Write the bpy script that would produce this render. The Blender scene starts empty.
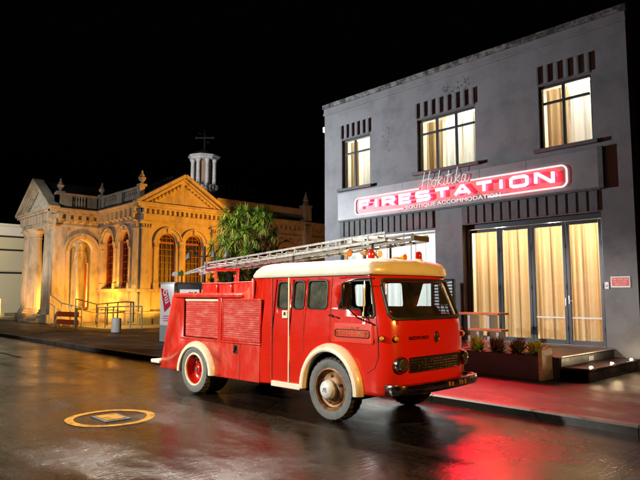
import bpy, bmesh, math, random
from mathutils import Vector, Matrix
from mathutils.geometry import tessellate_polygon
random.seed(7)
PI = math.pi
S = bpy.context.scene
C = S.collection
R = math.radians
# ------------------------------------------------------------------ materials
def nt_new(name):
    m = bpy.data.materials.new(name); m.use_nodes = True
    nt = m.node_tree; nt.nodes.clear()
    out = nt.nodes.new('ShaderNodeOutputMaterial')
    return m, nt, out
def noise(nt, scale, detail=5, rough=.6, vec=None, dist=0):
    n = nt.nodes.new('ShaderNodeTexNoise')
    n.inputs['Scale'].default_value = scale; n.inputs['Detail'].default_value = detail
    n.inputs['Roughness'].default_value = rough; n.inputs['Distortion'].default_value = dist
    if vec is not None: nt.links.new(vec, n.inputs['Vector'])
    return n.outputs['Fac']
def ramp(nt, fac, a, b, ca=(0, 0, 0), cb=(1, 1, 1)):
    r = nt.nodes.new('ShaderNodeValToRGB')
    r.color_ramp.elements[0].position = a; r.color_ramp.elements[1].position = b
    r.color_ramp.elements[0].color = (*ca, 1); r.color_ramp.elements[1].color = (*cb, 1)
    nt.links.new(fac, r.inputs['Fac']); return r.outputs['Color']
def mixc(nt, fac, a, b):
    m = nt.nodes.new('ShaderNodeMix'); m.data_type = 'RGBA'
    for s, v in ((6, a), (7, b)):
        if isinstance(v, tuple): m.inputs[s].default_value = (*v, 1)
        else: nt.links.new(v, m.inputs[s])
    if isinstance(fac, float): m.inputs[0].default_value = fac
    else: nt.links.new(fac, m.inputs[0])
    return m.outputs[2]
def coord(nt, scale=(1, 1, 1)):
    t = nt.nodes.new('ShaderNodeTexCoord'); mp = nt.nodes.new('ShaderNodeMapping')
    mp.inputs['Scale'].default_value = scale
    nt.links.new(t.outputs['Object'], mp.inputs['Vector']); return mp.outputs['Vector']
def mat(name, col, rough=.5, metal=0, col2=None, ns=3., lo=.45, hi=.65, bump=0, bs=60, rvar=0, coat=0, sc=(1, 1, 1), spec=.5):
    m, nt, out = nt_new(name)
    p = nt.nodes.new('ShaderNodeBsdfPrincipled')
    p.inputs['Base Color'].default_value = (*col, 1); p.inputs['Roughness'].default_value = rough
    p.inputs['Metallic'].default_value = metal; p.inputs['Coat Weight'].default_value = coat
    p.inputs['Coat Roughness'].default_value = .12; p.inputs['Specular IOR Level'].default_value = spec
    v = coord(nt, sc)
    if col2:
        f = ramp(nt, noise(nt, ns, 6, .65, v), lo, hi)
        nt.links.new(mixc(nt, f, col, col2), p.inputs['Base Color'])
    if rvar:
        a = nt.nodes.new('ShaderNodeMapRange'); nt.links.new(noise(nt, ns*2.3, 4, .6, v), a.inputs[0])
        a.inputs[1].default_value = .3; a.inputs[2].default_value = .7
        a.inputs[3].default_value = max(.03, rough-rvar); a.inputs[4].default_value = min(1, rough+rvar)
        nt.links.new(a.outputs[0], p.inputs['Roughness'])
    if bump:
        b = nt.nodes.new('ShaderNodeBump'); b.inputs['Strength'].default_value = bump; b.inputs['Distance'].default_value = .01
        nt.links.new(noise(nt, bs, 4, .6, v), b.inputs['Height']); nt.links.new(b.outputs[0], p.inputs['Normal'])
    nt.links.new(p.outputs[0], out.inputs[0]); return m
def emit(name, col, st):
    m, nt, out = nt_new(name); e = nt.nodes.new('ShaderNodeEmission')
    e.inputs[0].default_value = (*col, 1); e.inputs[1].default_value = st
    nt.links.new(e.outputs[0], out.inputs[0]); return m
def glassmat(name, tint=(1, 1, 1), refl=1.0, rough=.02):
    m, nt, out = nt_new(name)
    t = nt.nodes.new('ShaderNodeBsdfTransparent'); t.inputs[0].default_value = (*tint, 1)
    g = nt.nodes.new('ShaderNodeBsdfGlossy'); g.inputs['Roughness'].default_value = rough
    f = nt.nodes.new('ShaderNodeLayerWeight'); f.inputs[0].default_value = .5      # Schlick reflectance, the same from both sides
    q = nt.nodes.new('ShaderNodeMath'); q.operation = 'POWER'; q.inputs[1].default_value = 5; nt.links.new(f.outputs['Facing'], q.inputs[0])
    k = nt.nodes.new('ShaderNodeMath'); k.operation = 'MULTIPLY_ADD'; k.inputs[1].default_value = .9*refl; k.inputs[2].default_value = .045*refl; k.use_clamp = True
    nt.links.new(q.outputs[0], k.inputs[0])
    mx = nt.nodes.new('ShaderNodeMixShader'); nt.links.new(k.outputs[0], mx.inputs[0])
    nt.links.new(t.outputs[0], mx.inputs[1]); nt.links.new(g.outputs[0], mx.inputs[2])
    nt.links.new(mx.outputs[0], out.inputs[0]); return m
def clothmat(name, col, col2, ns=6):
    m, nt, out = nt_new(name)
    v = coord(nt, (ns, ns, .05))
    c = mixc(nt, ramp(nt, noise(nt, 1, 1, .5, v), .36, .64), col, col2)
    d = nt.nodes.new('ShaderNodeBsdfDiffuse'); t = nt.nodes.new('ShaderNodeBsdfTranslucent')
    nt.links.new(c, d.inputs[0]); nt.links.new(c, t.inputs[0])
    mx = nt.nodes.new('ShaderNodeMixShader'); mx.inputs[0].default_value = .6
    nt.links.new(d.outputs[0], mx.inputs[1]); nt.links.new(t.outputs[0], mx.inputs[2])
    nt.links.new(mx.outputs[0], out.inputs[0]); return m
def roadmat(name, c1, c2, r0, r1, puddle=.5, ns=.5):
    m, nt, out = nt_new(name)
    p = nt.nodes.new('ShaderNodeBsdfPrincipled')
    v = coord(nt); v2 = coord(nt, (.16, .9, 1))
    big = noise(nt, ns, 6, .62, v, .6); grain = noise(nt, 70, 4, .8, v); streak = noise(nt, 1.6, 5, .6, v2, .4)
    vo = nt.nodes.new('ShaderNodeTexVoronoi'); vo.inputs['Scale'].default_value = 48; nt.links.new(v, vo.inputs['Vector'])
    chip = nt.nodes.new('ShaderNodeMath'); chip.operation = 'MULTIPLY_ADD'; chip.inputs[1].default_value = -.55; nt.links.new(vo.outputs['Distance'], chip.inputs[0])
    ga = nt.nodes.new('ShaderNodeMath'); ga.operation = 'ADD'; ga.inputs[1].default_value = .22; nt.links.new(grain, ga.inputs[0]); nt.links.new(ga.outputs[0], chip.inputs[2])
    col = mixc(nt, ramp(nt, chip.outputs[0], .30, .62), c1, c2)
    vc = nt.nodes.new('ShaderNodeTexVoronoi'); vc.feature = 'DISTANCE_TO_EDGE'; vc.inputs['Scale'].default_value = .34
    wv = nt.nodes.new('ShaderNodeMix'); wv.data_type = 'VECTOR'; wv.inputs[0].default_value = .16
    nz = nt.nodes.new('ShaderNodeTexNoise'); nz.inputs['Scale'].default_value = 1.7; nz.inputs['Detail'].default_value = 6; nt.links.new(v, nz.inputs['Vector'])
    nt.links.new(v, wv.inputs[4]); nt.links.new(nz.outputs['Color'], wv.inputs[5]); nt.links.new(wv.outputs[1], vc.inputs['Vector'])
    crack = ramp(nt, vc.outputs['Distance'], .002, .006, (.25, .25, .25), (1, 1, 1))
    mc = nt.nodes.new('ShaderNodeMix'); mc.data_type = 'RGBA'; mc.blend_type = 'MULTIPLY'; mc.inputs[0].default_value = .8
    nt.links.new(col, mc.inputs[6]); nt.links.new(crack, mc.inputs[7]); col = mc.outputs[2]
    stain = ramp(nt, streak, .4, .68, (.55, .55, .55), (1.25, 1.22, 1.2))
    mm = nt.nodes.new('ShaderNodeMix'); mm.data_type = 'RGBA'; mm.blend_type = 'MULTIPLY'; mm.inputs[0].default_value = 1
    nt.links.new(col, mm.inputs[6]); nt.links.new(stain, mm.inputs[7]); nt.links.new(mm.outputs[2], p.inputs['Base Color'])
    a = nt.nodes.new('ShaderNodeMath'); a.operation = 'ADD'; nt.links.new(big, a.inputs[0])
    b = nt.nodes.new('ShaderNodeMath'); b.operation = 'MULTIPLY'; b.inputs[1].default_value = .55; nt.links.new(streak, b.inputs[0])
    nt.links.new(b.outputs[0], a.inputs[1])
    mr = nt.nodes.new('ShaderNodeMapRange'); nt.links.new(a.outputs[0], mr.inputs[0])
    mr.inputs[1].default_value = puddle+.12; mr.inputs[2].default_value = puddle+.42
    mr.inputs[3].default_value = r0; mr.inputs[4].default_value = r1
    nt.links.new(mr.outputs[0], p.inputs['Roughness'])
    bp = nt.nodes.new('ShaderNodeBump'); bp.inputs['Distance'].default_value = .0085
    ms = nt.nodes.new('ShaderNodeMapRange'); nt.links.new(a.outputs[0], ms.inputs[0])
    ms.inputs[1].default_value = puddle+.1; ms.inputs[2].default_value = puddle+.4; ms.inputs[3].default_value = .25; ms.inputs[4].default_value = .9
    nt.links.new(ms.outputs[0], bp.inputs['Strength'])
    hh = nt.nodes.new('ShaderNodeMath'); hh.operation = 'MULTIPLY_ADD'; hh.inputs[1].default_value = .22; nt.links.new(chip.outputs[0], hh.inputs[0])
    nt.links.new(noise(nt, 30, 3, .65, coord(nt, (1, .10, 1))), hh.inputs[2])      # fine transverse texture of the rolled surface
    nt.links.new(hh.outputs[0], bp.inputs['Height']); nt.links.new(bp.outputs[0], p.inputs['Normal'])
    p.inputs['IOR'].default_value = 1.42
    nt.links.new(p.outputs[0], out.inputs[0]); return m

M = {}
M['road'] = roadmat('wet_asphalt', (.005, .004, .003), (.046, .027, .014), .09, .30, .5)
M['pave'] = roadmat('wet_pavement', (.008, .0065, .006), (.06, .051, .046), .40, .65, .45, .8)
M['kerb'] = mat('kerb_concrete', (.05, .046, .04), .45, col2=(.018, .017, .016), ns=2, bump=.3)
M['yellow'] = mat('yellow_road_paint', (.30, .125, .002), .8, col2=(.06, .034, .008), ns=6, lo=.42, hi=.68, bump=.3, bs=90, spec=.12)
M['red'] = mat('fire_red_paint', (.60, .016, .005), .24, coat=.7, rvar=.04, ns=2.5)
M['redworn'] = mat('worn_red_paint', (.58, .024, .012), .32, col2=(.62, .13, .085), ns=4.5, lo=.48, hi=.84, coat=.3, rvar=.12, sc=(1.5, 1.5, .55))
M['redshut'] = mat('faded_shutter_paint', (.52, .05, .035), .42, col2=(.62, .21, .15), ns=5, lo=.46, hi=.74, rvar=.1, sc=(1, 1, 3))
M['redlit'] = mat('lit_door_red', (.66, .045, .015), .33, coat=.4)  # lit highlight of the door panel put into a lighter red
M['cream'] = mat('cream_paint', (.76, .75, .58), .30, col2=(.60, .57, .42), ns=3, lo=.5, hi=.8, coat=.5)
M['creamw'] = mat('cream_trim_paint', (.82, .76, .54), .35, col2=(.60, .46, .24), ns=9, lo=.55, hi=.75, coat=.3)
M['chrome'] = mat('worn_chrome', (.72, .70, .66), .14, 1, rvar=.08, ns=8)
M['bumper'] = mat('dull_chrome_bumper', (.42, .38, .32), .2, 1, col2=(.22, .17, .12), ns=7, rvar=.1)
M['steel'] = mat('grey_steel', (.45, .46, .47), .35, .9)
M['alloy'] = mat('weathered_aluminium', (.36, .37, .35), .5, .3, col2=(.20, .21, .20), ns=12)
M['darkalloy'] = mat('dull_aluminium', (.13, .12, .10), .5, .5)
M['black'] = mat('black_rubber', (.018, .018, .018), .55)
M['blackgloss'] = mat('black_gloss_paint', (.012, .012, .013), .2, coat=.4)
M['tyre'] = mat('tyre_rubber', (.035, .034, .032), .75, col2=(.085, .082, .076), ns=5, bump=.3)
M['tyrewall'] = mat('dusty_tyre_sidewall', (.15, .15, .135), .8, col2=(.07, .07, .064), ns=8, lo=.5, hi=.75, bump=.25, bs=40)
M['rust'] = mat('rusty_wheel_paint', (.40, .21, .08), .55, .25, col2=(.17, .06, .025), ns=9, lo=.4, hi=.62, bump=.4)
M['hub'] = mat('pale_hub_cap', (.70, .72, .68), .35, 0, col2=(.42, .38, .28), ns=9, lo=.55, hi=.75)
M['under'] = mat('dark_chassis', (.010, .009, .009), .7)
M['cabin'] = mat('dark_cab_lining', (.035, .028, .024), .7)
M['seat'] = mat('dark_vinyl_seat', (.03, .018, .016), .5)
M['glass'] = glassmat('window_glass', (.93, .95, .94), 1.2)
M['glassdim'] = glassmat('hazed_window_glass', (.35, .37, .33), 1.4, .08)
def reflhaze(m, col, k):  # mixes in a diffuse haze that stands for reflections in the glass
    nt = m.node_tree; out = nt.nodes['Material Output']; sh = out.inputs[0].links[0].from_socket
    d = nt.nodes.new('ShaderNodeBsdfDiffuse'); d.inputs[0].default_value = (*col, 1); mx = nt.nodes.new('ShaderNodeMixShader')
    v = coord(nt); f = noise(nt, 7, 4, .6, v); mr = nt.nodes.new('ShaderNodeMapRange'); nt.links.new(f, mr.inputs[0])
    mr.inputs[1].default_value = .3; mr.inputs[2].default_value = .7; mr.inputs[3].default_value = k*.5; mr.inputs[4].default_value = k*1.4
    nt.links.new(mr.outputs[0], mx.inputs[0]); nt.links.new(sh, mx.inputs[1]); nt.links.new(d.outputs[0], mx.inputs[2]); nt.links.new(mx.outputs[0], out.inputs[0])
reflhaze(M['glassdim'], (.34, .36, .25), .22)  # greenish reflection of the lit street put into the crew panes
M['glassws'] = glassmat('windscreen_glass', (.86, .9, .9), 2.2)
reflhaze(M['glassws'], (.5, .5, .48), .025)  # faint pale sheen put into the windscreen
M['lens'] = mat('amber_lens', (.75, .26, .02), .15, coat=.6)
M['redlens'] = mat('red_beacon_lens', (.50, .012, .012), .15, coat=.8)
M['lampglass'] = mat('headlamp_glass', (.42, .37, .30), .08, .9)
M['wall'] = mat('grey_roughcast_render', (.20, .20, .205), .85, col2=(.12, .12, .123), ns=1.3, lo=.45, hi=.75, bump=1.0, bs=30)
M['walltrim'] = mat('dark_grey_trim', (.12, .12, .122), .8, col2=(.08, .08, .08), ns=3, bump=.3)
M['cap'] = mat('mossy_parapet_cap', (.20, .19, .18), .9, col2=(.035, .035, .03), ns=5, lo=.42, hi=.58, bump=.6, bs=20)
M['moss'] = mat('dark_damp_stain', (.105, .105, .105), .9, bump=.4)
M['board'] = mat('sign_board_grey', (.24, .24, .245), .5, col2=(.19, .19, .195), ns=1.5)
M['frame'] = mat('charcoal_window_frame', (.035, .04, .048), .35)
M['doorframe'] = mat('slate_door_frame', (.060, .072, .088), .32)
M['white'] = mat('white_paint', (.78, .77, .74), .4)
M['whitelit'] = emit('white_lit_lettering', (1, .95, .93), .42)
M['letter'] = emit('lit_letter_face', (1, .88, .89), 1.1)
M['neon'] = emit('red_neon_backlight', (1, .006, .022), 27)
M['border'] = emit('lit_white_border', (1, .74, .76), .62)
M['wood'] = mat('oiled_timber', (.34, .15, .045), .4, col2=(.20, .08, .025), ns=2, sc=(1, 12, 12), rvar=.1)
M['deck'] = mat('dark_decking', (.032, .024, .020), .4, col2=(.018, .014, .012), ns=3, sc=(14, 1, 1), bump=.3, bs=10)
M['plantbox'] = mat('dark_planter_steel', (.014, .010, .009), .4, rvar=.15)
M['leaf'] = mat('lime_leaf', (.36, .42, .04), .45, col2=(.16, .22, .02), ns=6)
M['leafred'] = mat('bronze_leaf', (.12, .045, .02), .45, col2=(.10, .12, .02), ns=6)
M['sheer'] = clothmat('warm_sheer_curtain', (.66, .47, .28), (.93, .87, .76), 2.4)
M['sheerw'] = clothmat('white_sheer_curtain', (.85, .84, .80), (.78, .77, .75), 7)
M['drape'] = clothmat('tan_drape', (.50, .36, .20), (.58, .45, .28), 5)
M['room'] = mat('room_plaster', (.62, .56, .46), .8)
M['notice'] = mat('red_notice', (.62, .03, .02), .4)
M['noticetext'] = mat('pale_notice_print', (.80, .42, .36), .5)
M['stone'] = mat('cream_church_plaster', (.64, .57, .45), .75, col2=(.30, .23, .15), ns=2.2, lo=.46, hi=.80, bump=.5, bs=14, sc=(1, 1, .4))
M['stone2'] = mat('weathered_lit_plaster', (.62, .58, .52), .75, col2=(.25, .22, .19), ns=2.0, lo=.45, hi=.76, bump=.5, bs=14, sc=(1, 1, .4))  # greyer plaster copy, white front light put into its tone; stains random
M['slate'] = mat('dark_slate_roof', (.030, .030, .034), .5, bump=.4, bs=8)
M['iron'] = mat('black_iron', (.05, .05, .055), .5, .5)
M['bars'] = mat('dark_glazing_bar', (.16, .035, .012), .5)
M['sash'] = mat('red_brown_sash', (.30, .06, .02), .5)
M['darkpane'] = mat('dark_window_pane', (.010, .009, .010), .3, spec=.1)
M['door'] = mat('deep_red_door', (.36, .03, .02), .45)
M['leadwhite'] = mat('white_lantern_paint', (.74, .73, .70), .6, col2=(.5, .48, .44), ns=4)
M['paleground'] = mat('pale_lit_ground', (.36, .33, .27), .45, col2=(.24, .22, .18), ns=1.2, rvar=.15, bump=.2)  # lamplit brightness put into a pale ground tone; also lane paint
M['palewall'] = mat('pale_cladding', (.62, .58, .42), .7, bump=.1, bs=4)
M['cordyleaf'] = mat('sword_leaf', (.085, .16, .02), .55, col2=(.20, .23, .045), ns=2.5)
M['deadleaf'] = mat('dry_leaf', (.20, .13, .05), .7)
M['bark'] = mat('grey_bark', (.09, .075, .055), .85, bump=.6, bs=15)
M['globe'] = mat('opal_globe', (.50, .48, .44), .25)
M['redglow_wall'] = mat('red_lit_dark_wall', (.16, .035, .028), .8, col2=(.09, .02, .02), ns=3, bump=.4)  # dark wall with reddish lighting put into its colour
M['banner'] = mat('white_banner_print', (.80, .80, .80), .4)
M['crimson'] = mat('crimson_print', (.62, .015, .07), .4)
M['pinkprint'] = mat('pink_print', (.75, .08, .30), .4)
M['greyprint'] = mat('grey_print', (.32, .34, .36), .5)
M['plaqueprint'] = mat('faded_gilt_lettering', (.66, .24, .09), .5)
M['orangepl'] = mat('orange_red_board', (.62, .09, .02), .5)
def brickmat():
    m, nt, out = nt_new('pale_brick'); p = nt.nodes.new('ShaderNodeBsdfPrincipled')
    v = coord(nt); sx = nt.nodes.new('ShaderNodeSeparateXYZ'); nt.links.new(v, sx.inputs[0])
    ad = nt.nodes.new('ShaderNodeMath'); nt.links.new(sx.outputs[0], ad.inputs[0]); nt.links.new(sx.outputs[1], ad.inputs[1])
    cx = nt.nodes.new('ShaderNodeCombineXYZ'); nt.links.new(ad.outputs[0], cx.inputs[0]); nt.links.new(sx.outputs[2], cx.inputs[1])
    b = nt.nodes.new('ShaderNodeTexBrick'); nt.links.new(cx.outputs[0], b.inputs[0]); b.inputs['Scale'].default_value = 4.2
    b.inputs['Color1'].default_value = (.50, .30, .16, 1); b.inputs['Color2'].default_value = (.42, .22, .11, 1)
    b.inputs['Mortar'].default_value = (.52, .44, .32, 1); b.inputs['Mortar Size'].default_value = .03
    p.inputs['Roughness'].default_value = .85
    nt.links.new(b.outputs[0], p.inputs['Base Color']); nt.links.new(p.outputs[0], out.inputs[0]); return m
M['brick'] = brickmat()
# ------------------------------------------------------------------ mesh builder
class MB:
    def __init__(s): s.v = []; s.f = []
    def add(s, vs, fs):
        o = len(s.v); s.v += [tuple(p) for p in vs]; s.f += [tuple(i+o for i in q) for q in fs]; return s
    def box(s, x0, x1, y0, y1, z0, z1):
        return s.add([(x, y, z) for z in (z0, z1) for y in (y0, y1) for x in (x0, x1)],
            [(0, 2, 3, 1), (4, 5, 7, 6), (0, 1, 5, 4), (2, 6, 7, 3), (0, 4, 6, 2), (1, 3, 7, 5)])
    def prism(s, pts, off):
        n = len(pts); off = Vector(off); a = [Vector(p) for p in pts]
        return s.add(a+[p+off for p in a], [tuple(range(n))[::-1], tuple(range(n, 2*n))]+[(i, (i+1) % n, (i+1) % n+n, i+n) for i in range(n)])
    def bar(s, a, b, w, h=None, up=(0, 0, 1)):
        h = h or w; a = Vector(a); b = Vector(b); d = (b-a).normalized(); u = Vector(up)
        if abs(d.dot(u)) > .95: u = Vector((1, 0, 0))
        x = d.cross(u).normalized()*w/2; y = x.cross(d).normalized()*h/2
        return s.prism([a-x-y, a+x-y, a+x+y, a-x+y], b-a)
    def tube(s, path, r, n=8, closed=False):
        P = [Vector(p) for p in path]; N = len(P); rs = r if isinstance(r, (list, tuple)) else [r]*N
        ref = None; o = []
        for i, p in enumerate(P):
            if closed: t = (P[(i+1) % N]-P[i-1]).normalized()
            else: t = (P[min(i+1, N-1)]-P[max(i-1, 0)]).normalized()
            if ref is None:
                ref = Vector((0, 0, 1)) if abs(t.z) < .9 else Vector((1, 0, 0))
            x = (ref-t*ref.dot(t)).normalized(); ref = x; y = t.cross(x)
            o += [p+(x*math.cos(2*PI*k/n)+y*math.sin(2*PI*k/n))*rs[i] for k in range(n)]
        fs = [(i*n+k, i*n+(k+1) % n, ((i+1) % N)*n+(k+1) % n, ((i+1) % N)*n+k) for i in range(N if closed else N-1) for k in range(n)]
        if not closed: fs += [tuple(range(n))[::-1], tuple(range((N-1)*n, N*n))]
        return s.add(o, fs)
    def lathe(s, prof, c=(0, 0, 0), ax='z', n=24, mod=None, sx=1, caps=True):
        c = Vector(c); o = []
        for j, (r, h) in enumerate(prof):
            for k in range(n):
                a = 2*PI*k/n; rr = r*(mod(j, k) if mod else 1); x = rr*math.cos(a)*sx; y = rr*math.sin(a)
                o.append(c+(Vector((x, y, h)) if ax == 'z' else Vector((x, h, y)) if ax == 'y' else Vector((h, x, y))))
        N = len(prof)
        fs = [(j*n+k, j*n+(k+1) % n, (j+1)*n+(k+1) % n, (j+1)*n+k) for j in range(N-1) for k in range(n)]
        if caps: fs += [tuple(range(n))[::-1], tuple(range((N-1)*n, N*n))]
        return s.add(o, fs)
    def ribbon(s, path, w, mp, d0, d1, closed=False):
        # flat stroke of width w along a 2D path, extruded between depths d0 and d1; mp(x, y, d) -> 3D
        P = [Vector(p) for p in path]; N = len(P); L = []; Rr = []
        for i in range(N):
            if closed: a = (P[i]-P[i-1]).normalized(); b = (P[(i+1) % N]-P[i]).normalized()
            else:
                a = (P[i]-P[i-1]).normalized() if i else None; b = (P[i+1]-P[i]).normalized() if i < N-1 else None
                a = a or b; b = b or a
            na = Vector((-a.y, a.x)); nb = Vector((-b.y, b.x)); m = (na+nb).normalized(); k = w/2/max(.35, m.dot(na))
            L.append(P[i]+m*k); Rr.append(P[i]-m*k)
        o = []
        for i in range(N): o += [mp(L[i].x, L[i].y, d0), mp(Rr[i].x, Rr[i].y, d0), mp(Rr[i].x, Rr[i].y, d1), mp(L[i].x, L[i].y, d1)]
        fs = [(i*4+k, i*4+(k+1) % 4, ((i+1) % N)*4+(k+1) % 4, ((i+1) % N)*4+k) for i in range(N if closed else N-1) for k in range(4)]
        if not closed: fs += [(0, 1, 2, 3), tuple((N-1)*4+k for k in (3, 2, 1, 0))]
        return s.add(o, fs)
OFF = {}
def link(name, me, m, parent=None, smooth=35, bevel=0, off=None):
    o = bpy.data.objects.new(name, me); C.objects.link(o)
    if m: me.materials.append(M[m] if isinstance(m, str) else m)
    if smooth:
        me.polygons.foreach_set('use_smooth', [True]*len(me.polygons)); me.set_sharp_from_angle(angle=R(smooth))
    if bevel:
        b = o.modifiers.new('bevel', 'BEVEL'); b.width = bevel; b.segments = 2; b.limit_method = 'ANGLE'; b.angle_limit = R(40)
    if parent: o.parent = parent; OFF[o.name] = OFF.get(parent.name, Vector())
    return o
def obj(name, mb, m, parent=None, smooth=35, bevel=0):
    me = bpy.data.meshes.new(name); off = OFF.get(parent.name, Vector()) if parent else Vector()
    me.from_pydata([Vector(p)-off for p in mb.v], [], mb.f)
    bm = bmesh.new(); bm.from_mesh(me); bmesh.ops.recalc_face_normals(bm, faces=bm.faces); bm.to_mesh(me); bm.free()
    return link(name, me, m, parent, smooth, bevel)
def tag(o, label, cat, group=None):
    o['label'] = label; o['category'] = cat
    if group: o['group'] = group
    return o
def thing(name, label, cat, loc=(0, 0, 0), rz=0, group=None, local=False):
    o = bpy.data.objects.new(name, None); C.objects.link(o); o.location = loc; o.rotation_euler = (0, 0, rz); o.empty_display_size = .2
    if not local: OFF[o.name] = Vector(loc)
    return tag(o, label, cat, group)
def solo(name, mb, m, label, cat, group=None, **k):
    # a thing that is one mesh: origin at the base centre
    xs = [p[0] for p in mb.v]; ys = [p[1] for p in mb.v]; zs = [p[2] for p in mb.v]
    c = Vector(((min(xs)+max(xs))/2, (min(ys)+max(ys))/2, min(zs)))
    mb.v = [tuple(Vector(p)-c) for p in mb.v]
    o = obj(name, mb, m, **k); o.location = c; return tag(o, label, cat, group)
def struct(name, mb, m, **k):
    o = obj(name, mb, m, **k); o['kind'] = 'structure'; return o
def panel(name, outline, holes, mp, m, parent=None, thick=.03, cuts=None, smooth=35, bevel=0):
    loops = [outline]+list(holes); flat = [p for l in loops for p in l]
    tris = tessellate_polygon([[Vector((p[0], p[1], 0)) for p in l] for l in loops])
    bm = bmesh.new(); vs = [bm.verts.new((p[0], p[1], 0)) for p in flat]
    for t in tris:
        try: f = bm.faces.new([vs[i] for i in t])
        except ValueError: continue
        f.normal_update()
        if f.normal.z < 0: f.normal_flip()
    for ax, vals in (cuts or {}).items():
        for c in vals:
            co = Vector((0, 0, 0)); co[ax] = c; no = Vector((0, 0, 0)); no[ax] = 1
            bmesh.ops.bisect_plane(bm, geom=bm.verts[:]+bm.edges[:]+bm.faces[:], plane_co=co, plane_no=no)
    off = OFF.get(parent.name, Vector()) if parent else Vector()
    for v in bm.verts: v.co = Vector(mp(v.co.x, v.co.y))-off
    bm.normal_update()
    me = bpy.data.meshes.new(name); bm.to_mesh(me); bm.free()
    o = link(name, me, m, parent, smooth)
    if thick:
        s = o.modifiers.new('solidify', 'SOLIDIFY'); s.thickness = thick; s.offset = -1; s.use_even_offset = False
    return o
def rrect(x0, x1, y0, y1, r, n=5):
    o = []
    for cx, cy, a in ((x1-r, y0+r, -90), (x1-r, y1-r, 0), (x0+r, y1-r, 90), (x0+r, y0+r, 180)):
        o += [(cx+r*math.cos(R(a+90*k/n)), cy+r*math.sin(R(a+90*k/n))) for k in range(n+1)]
    return o
def rect(x0, x1, y0, y1): return [(x0, y0), (x1, y0), (x1, y1), (x0, y1)]
def archpoly(x0, x1, z0, zt, n=12):
    r = (x1-x0)/2; c = (x0+x1)/2
    return [(x0, z0), (x1, z0)]+[(c+r*math.cos(PI*k/n), zt-r+r*math.sin(PI*k/n)) for k in range(n+1)]
def frange(a, b, st):
    n = max(1, int(round((b-a)/st))); return [a+(b-a)*k/n for k in range(1, n)]
def lerp(a, b, t): return a+(b-a)*t
# ------------------------------------------------------------------ ground
struct('road', MB().add([(-400, -300, 0), (300, -300, 0), (300, 400, 0), (-400, 400, 0)], [(0, 1, 2, 3)]), 'road', smooth=0)
KL = [(-120, 7.4), (-60, 7.45), (-28.5, 7.56), (-18.4, 7.64), (-14.9, 7.72), (-10, 8.0), (-6, 8.15), (-2.8, 8.08), (4, 7.9), (60, 7.5)]
kb = MB(); pv = MB()
for (x0, y0), (x1, y1) in zip(KL[:-1], KL[1:]):
    n = 1 if x1-x0 > 12 else max(1, int((x1-x0)/2.4))
    for k in range(n):
        a = (lerp(x0, x1, k/n), lerp(y0, y1, k/n)); b = (lerp(x0, x1, (k+1)/n)-.012, lerp(y0, y1, (k+1)/n))
        kb.prism([(a[0], a[1], -.05), (a[0], a[1]+.16, -.05), (a[0], a[1]+.16, .125), (a[0], a[1]+.03, .125), (a[0], a[1], .10)], (b[0]-a[0], b[1]-a[1], 0))
    pv.add([(x0, y0+.155, .12), (x1, y1+.155, .12), (x1, 120, .12), (x0, 120, .12)], [(0, 1, 2, 3)])
struct('kerb', kb, 'kerb', smooth=0)
struct('pavement', pv, 'pave', smooth=0)
struct('path', MB().add([(-58, 11.9, .126), (-27.5, 12.3, .126), (-27.5, 30, .126), (-58, 30, .126)], [(0, 1, 2, 3)]), 'paleground', smooth=0)  # pale sheet added so the lamplit strip before the hall reads bright
mk = MB()
for k in range(7):
    x = -15.4+k*1.25; mk.box(x, x+.7, 7.38, 7.47, .001, .005)
struct('road_marking', mk, 'yellow', smooth=0)
mk = MB()
for x in (-24.5, -20.5): mk.box(x, x+2.3, 5.35, 5.44, .001, .005)
struct('lane_marking', mk, 'paleground', smooth=0)
# painted hydrant mark
t = thing('hydrant_cover', 'yellow painted hydrant ring and yellow lid on the wet road', 'hydrant cover', (-8.4, 3.74, 0))
ring = MB(); n = 48; vs = []
for k in range(n):
    a = 2*PI*k/n; wob = 1+.012*math.sin(5*a)
    for r in (.50*wob, .615*wob): vs.append((-8.4+r*math.cos(a), 3.74+r*math.sin(a), .005))
ring.add(vs, [(2*k, 2*k+1, (2*k+3) % (2*n), (2*k+2) % (2*n)) for k in range(n)])
obj('painted_ring', ring, 'yellow', t, 0)
obj('lid_frame', MB().box(-8.66, -8.14, 3.55, 3.93, .001, .009), 'under', t, 0)
obj('lid', MB().box(-8.60, -8.20, 3.60, 3.88, .001, .017), 'yellow', t, 0, .004)
# ------------------------------------------------------------------ fire truck
TH = R(2.0)
TO = Vector((-6.05, 5.87, 0))+Vector((-math.sin(TH), math.cos(TH), 0))*.95
T = thing('fire_truck', 'vintage red and cream fire engine parked at the kerb', 'fire engine', TO, TH, local=True)
NE, FD = 4.2, .5
def rake(z): return max(0, z-1.40)*.36+max(0, .95-z)*.04
def halfw(z): return .95-.075*max(0, min(1, (z-1.2)/.85))
ref = [(u, -.95) for u in [-1.78+2.4*k/24 for k in range(25)]]
fr = []
for k in range(1, 96):
    a = -PI/2+PI*k/96; c, s_ = math.cos(a), math.sin(a)
    fr.append((.62+FD*abs(c)**(2/NE), .95*math.copysign(abs(s_)**(2/NE), s_)))
ref += fr+[(p[0], .95) for p in ref[::-1]]
SL = [0]
for a, b in zip(ref[:-1], ref[1:]): SL.append(SL[-1]+math.hypot(a[0]-b[0], a[1]-b[1]))
ST = SL[-1]; SC = ST/2
def plan(s):
    s = max(0, min(ST, s)); lo, hi = 0, len(SL)-1
    while hi-lo > 1:
        m_ = (lo+hi)//2
        if SL[m_] <= s: lo = m_
        else: hi = m_
    t_ = (s-SL[lo])/(SL[hi]-SL[lo]); return lerp(ref[lo][0], ref[hi][0], t_), lerp(ref[lo][1], ref[hi][1], t_)
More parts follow.
